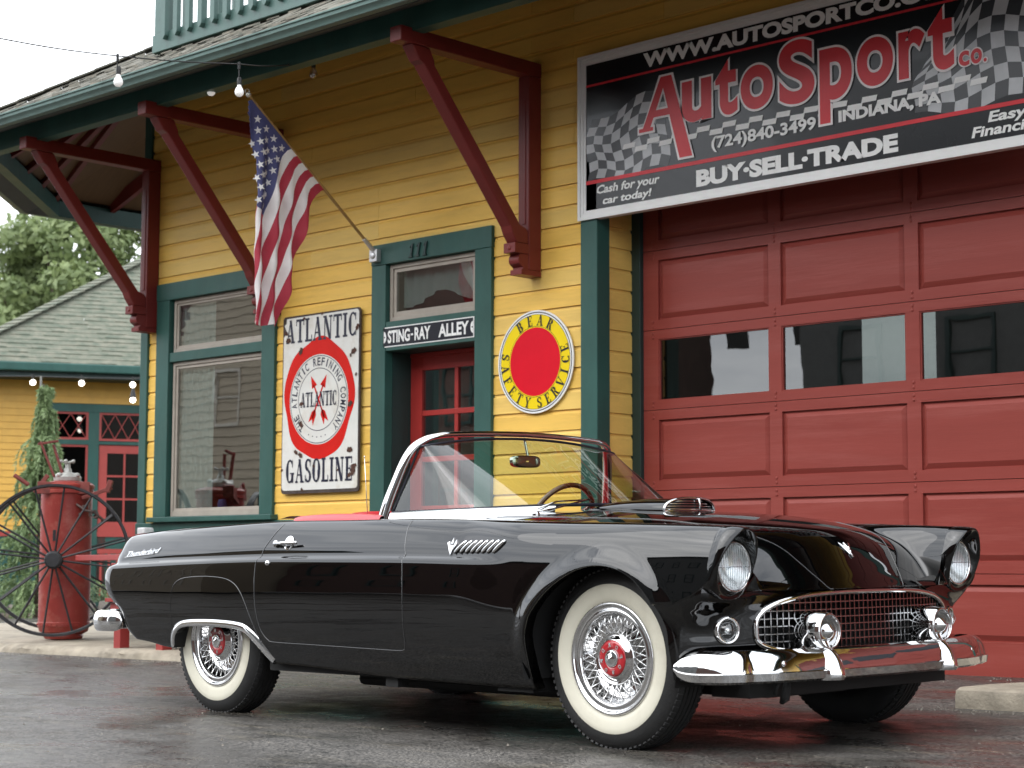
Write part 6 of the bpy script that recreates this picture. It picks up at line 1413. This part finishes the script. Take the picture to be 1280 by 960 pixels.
for s_ in (-1,):
    e = 0
    ctrl = [(V(-1.455, -.703, .885), .034, .012, V(0, -1, .1)), (V(-1.432, -.692, .96), .032, .012, V(0, -1, .15)), (V(-1.405, -.668, 1.05), .030, .012, V(0, -1, .2)), (V(-1.375, -.642, 1.14), .029, .012, V(0, -1, .3)), (V(-1.350, -.615, 1.197), .028, .013, V(0, -1, .5)), (V(-1.317, -.575, 1.235), .025, .013, V(0, -.8, .8)), (V(-1.293, -.515, 1.253), .019, .013, V(0, -.4, 1)), (V(-1.283, -.42, 1.262), .015, .013, V(0, -.1, 1)), (V(-1.275, -.21, 1.271), .015, .013, V(0, 0, 1)), (V(-1.273, 0, 1.275), .015, .013, V(0, 0, 1))]
    cc = catmull([c[0] for c in ctrl], 6); m_ = len(cc); idx_ = np.linspace(0, len(ctrl)-1, m_)
    ia = lambda j: [float(np.interp(x, range(len(ctrl)), [c[j] for c in ctrl])) for x in idx_]
    on_ = [V(*[float(np.interp(x, range(len(ctrl)), [c[3][q] for c in ctrl])) for q in range(3)]).normalized() for x in idx_]
    A1, B1 = ia(1), ia(2); half = (cc, on_, A1, B1)
mir = lambda v: V(v.x, -v.y, v.z)
kp = 32
for nm, (i0, i1) in (("pillar", (0, kp+1)), ("header", (kp, m_))):
    mb = MB(); sweepE(mb, cc[i0:i1], on_[i0:i1], A1[i0:i1], B1[i0:i1])
    if nm == "header": 
        path = cc[i0:i1]+[mir(p) for p in cc[i0:i1][::-1][1:]]; oo = on_[i0:i1]+[mir(p) for p in on_[i0:i1][::-1][1:]]; aa = A1[i0:i1]+A1[i0:i1][::-1][1:]; b2_ = B1[i0:i1]+B1[i0:i1][::-1][1:]
        mb = MB(); sweepE(mb, path, oo, aa, b2_); cb(mb, nm, m_chr, ws_)
    else:
        cb(mb, nm, m_chr, ws_); mb = MB(); sweepE(mb, [mir(p) for p in cc[i0:i1]], [mir(p) for p in on_[i0:i1]], A1[i0:i1], B1[i0:i1]); cb(mb, nm, m_chr, ws_)
mb = MB(); mb.tube([p+V(.002, 0, -.004) for p in rows[-1]], .006, n=6); mb.tube([p+V(.0, 0, .004) for p in rows[0]], .008, n=6)
for e in (0, -1): mb.tube([r[e] for r in rows], .006, n=6)
cb(mb, "rubber_seal", m_blk, ws_)
for e, s in ((0, -1), (-1, 1)):
    side = [p for p in rows[0] if p.y*s > .30]; side = side if e == 0 else side[::-1]
    P = []
    for i, p in enumerate(side):
        t = i/(len(side)-1); zt = topz_(max(-1.35, min(-.7, p.x)), min(abs(p.y), .74)); hgt = max(.010, (p.z-(.885 if abs(p.y) > .6 else .895)))
        P.append([p+V(.0, s*.006, .006), p+V(.004, s*.018, .0), p+V(.01, s*(.030), -hgt*.7), p+V(.012, s*.036, -hgt-.012), p+V(0, -s*.01, -hgt-.012)])
    mb = MB(); mb.grid(P); cb(mb, "base_trim", m_chr, ws_, smooth=True, ang=50)
mr_ = cpart("mirror", ws_); mb = MB(); L_ = [[(x, y0+.088*math.copysign(abs(math.cos(a))**.55, math.cos(a))*k, 1.150+.028*math.copysign(abs(math.sin(a))**.6, math.sin(a))*k) for a in np.linspace(0, 2*PI, 32, endpoint=False)] for x, k in ((-1.245, .1), (-1.243, .8), (-1.250, 1), (-1.270, 1), (-1.277, .9)) for y0 in (-.02,)]
mb.grid(L_, closev=True); mb.tube([V(-1.262, 0, 1.17), V(-1.285, -.0, 1.26)], .006, n=8)
mr_.parent = car; cb(mb, "housing", m_chd, mr_, smooth=True)
# wipers
for y0, y1 in ((-.50, -.10), (.18, .56)):
    wi = cpart("wiper"); mb = MB(); z = lambda y: .940-.05*(y/.6)**2; mb.sphere((-.70, y0, z(y0)-.012), .018, 10); mb.tube([V(-.70, y0, z(y0)), V(-.725, y0+.12, z(y0)+.012), V(-.775, y1-.02, z(y1)+.022)], .0045, n=6); mb.tube([V(-.745, y0+.06, z(y0)+.016), V(-.775, (y0+y1)/2, .952), V(-.79, y1+.02, z(y1)+.024)], .004, n=6); cb(mb, "arm", m_chd, wi)
# ---- interior
st_ = cpart("seat"); mb = MB(); P = []
for t in np.linspace(0, 1, 18):
    y = -.66+1.32*t; d = .012*abs(math.sin(t*PI*2))**.5; k = .72+.28*math.sqrt(max(0, 1-(2*t-1)**12))
    P.append([(-1.70, y, .50), (-1.74, y, .62), (-1.80, y, .80*k+.2*(1-k)), (-1.83, y, (.905+d)*k), (-1.87, y, (.925+d)*k), (-1.93, y, (.915+d)*k), (-1.97, y, .86*k), (-1.99, y, .5)])
mb.grid([catmull(r, 4) for r in P]); cb(mb, "backrest", m_seat, st_)
mb = MB(); mb.box(-1.72, -1.22, -.64, .64, .42, .56); cb(mb, "cushion", m_seat, st_, smooth=False, bevel=.03)
mb = MB(); mb.box(-2.09, -1.0, -.688, .688, .30, .34); mb.box(-1.06, -1.02, -.688, .688, .34, .80); mb.box(-2.10, -2.06, -.688, .688, .34, .86); cb(mb, "cabin_lining", m_seat, smooth=False)
mb = MB(); P = [[(x, y, z) for y in np.linspace(-.69, .69, 12)] for x, z in ((-2.22, .908), (-2.15, .918), (-2.08, .918), (-2.03, .905), (-2.02, .87))]; mb.grid(P); cb(mb, "cabin_roll", m_seat)
for s in (-1, 1):
    mb = MB(); P = []
    for x in np.linspace(-2.06, -1.44, 20):
        z = topz_(x, .71)+.012+.012*max(0,math.sin((x+2.06)/.62*PI))**.5; P.append([(x, s*.735, topz_(x, .735)-.002), (x, s*.725, z), (x, s*.70, z+.004), (x, s*.68, z-.006), (x, s*.675, .6)])
    mb.grid(P); cb(mb, "door_cap", m_seat)
sw = cpart("steering_wheel"); C = V(-1.43, .37, .868); ax = V(-.90, 0, .43).normalized(); x_ = V(0, 1, 0); y_ = ax.cross(x_)
mb = MB(); mb.tube([C+(x_*math.cos(a)+y_*math.sin(a))*.205 for a in np.linspace(0, 2*PI, 60, endpoint=False)], .0125, n=10, closed=True); cb(mb, "rim", m_wood, sw)
mb = MB(); mb.tube([C, C-ax*.35], .022, n=10); [mb.tube([C, C+(x_*math.cos(a)+y_*math.sin(a))*.2], .008, n=6) for a in (PI*.5, PI*1.17, PI*1.83)]; mb.sphere(C, .035, 12); cb(mb, "column", m_chr, sw)
mb = MB(); mb.tube([V(-1.56, -.70, .885), V(-1.575, -.705, 1.165)], [.0022, .0012], n=5); mb.sphere((-1.575, -.705, 1.168), .004, 8); cb(mb, "antenna", m_chr)
# ---- rear bumper end, tail lamp
rp_ = [(-3.345, .845), (-3.42, .868), (-3.50, .872), (-3.57, .855), (-3.625, .80), (-3.66, .70), (-3.69, .4), (-3.70, 0)]
full = catmull([(x, w, 0) for x, w in rp_], 8); n = len(full); P = []
for i, p in enumerate(full):
    a, b = full[max(0, i-1)], full[min(n-1, i+1)]; t = (b-a).normalized(); nn = V(t.y, -t.x, 0); nn = nn if nn.dot(V(-.3, 1, 0)) > 0 else -nn; e = min(1, i/6); k = math.sqrt(1-(1-e)**2)*.85+.15
    P.append([(p.x+nn.x*o*k, p.y+nn.y*o*k, .418+(z-.418)*k) for o, z in ((-.03, .372), (.0, .366), (.012, .378), (.018, .405), (.018, .43), (.010, .458), (-.004, .470), (-.03, .466))])
rb_ = cpart("rear_bumper"); mb = MB(); mb.grid(P, closev=True); mb.grid([[(x, -y, z) for x, y, z in r] for r in P], closev=True); cb(mb, "blade", m_chr, rb_, smooth=True, ang=45, fixn=True)
for s in (-1, 1):
    tl_ = cpart("tail_light"); C = V(-3.515, s*.755, .622); ax = V(-1, 0, .10); C = V(-3.500, s*.752, .618)
    mb = MB(); mb.lathe([(.078, -.05), (.084, -.01), (.085, .012), (.080, .022), (.074, .018)], C, ax, n=40); cb(mb, "ring", m_chr, tl_)
    mb = MB(); mb.lathe([(r, .035-.03*(r/.077)**2) for r in np.linspace(.0001, .077, 8)], C, ax, n=36); cb(mb, "lens", mat("red lens", (.35, .01, .01), .1, var=0, coat=1) if 'red lens' not in bpy.data.materials else bpy.data.materials['red lens'], tl_)
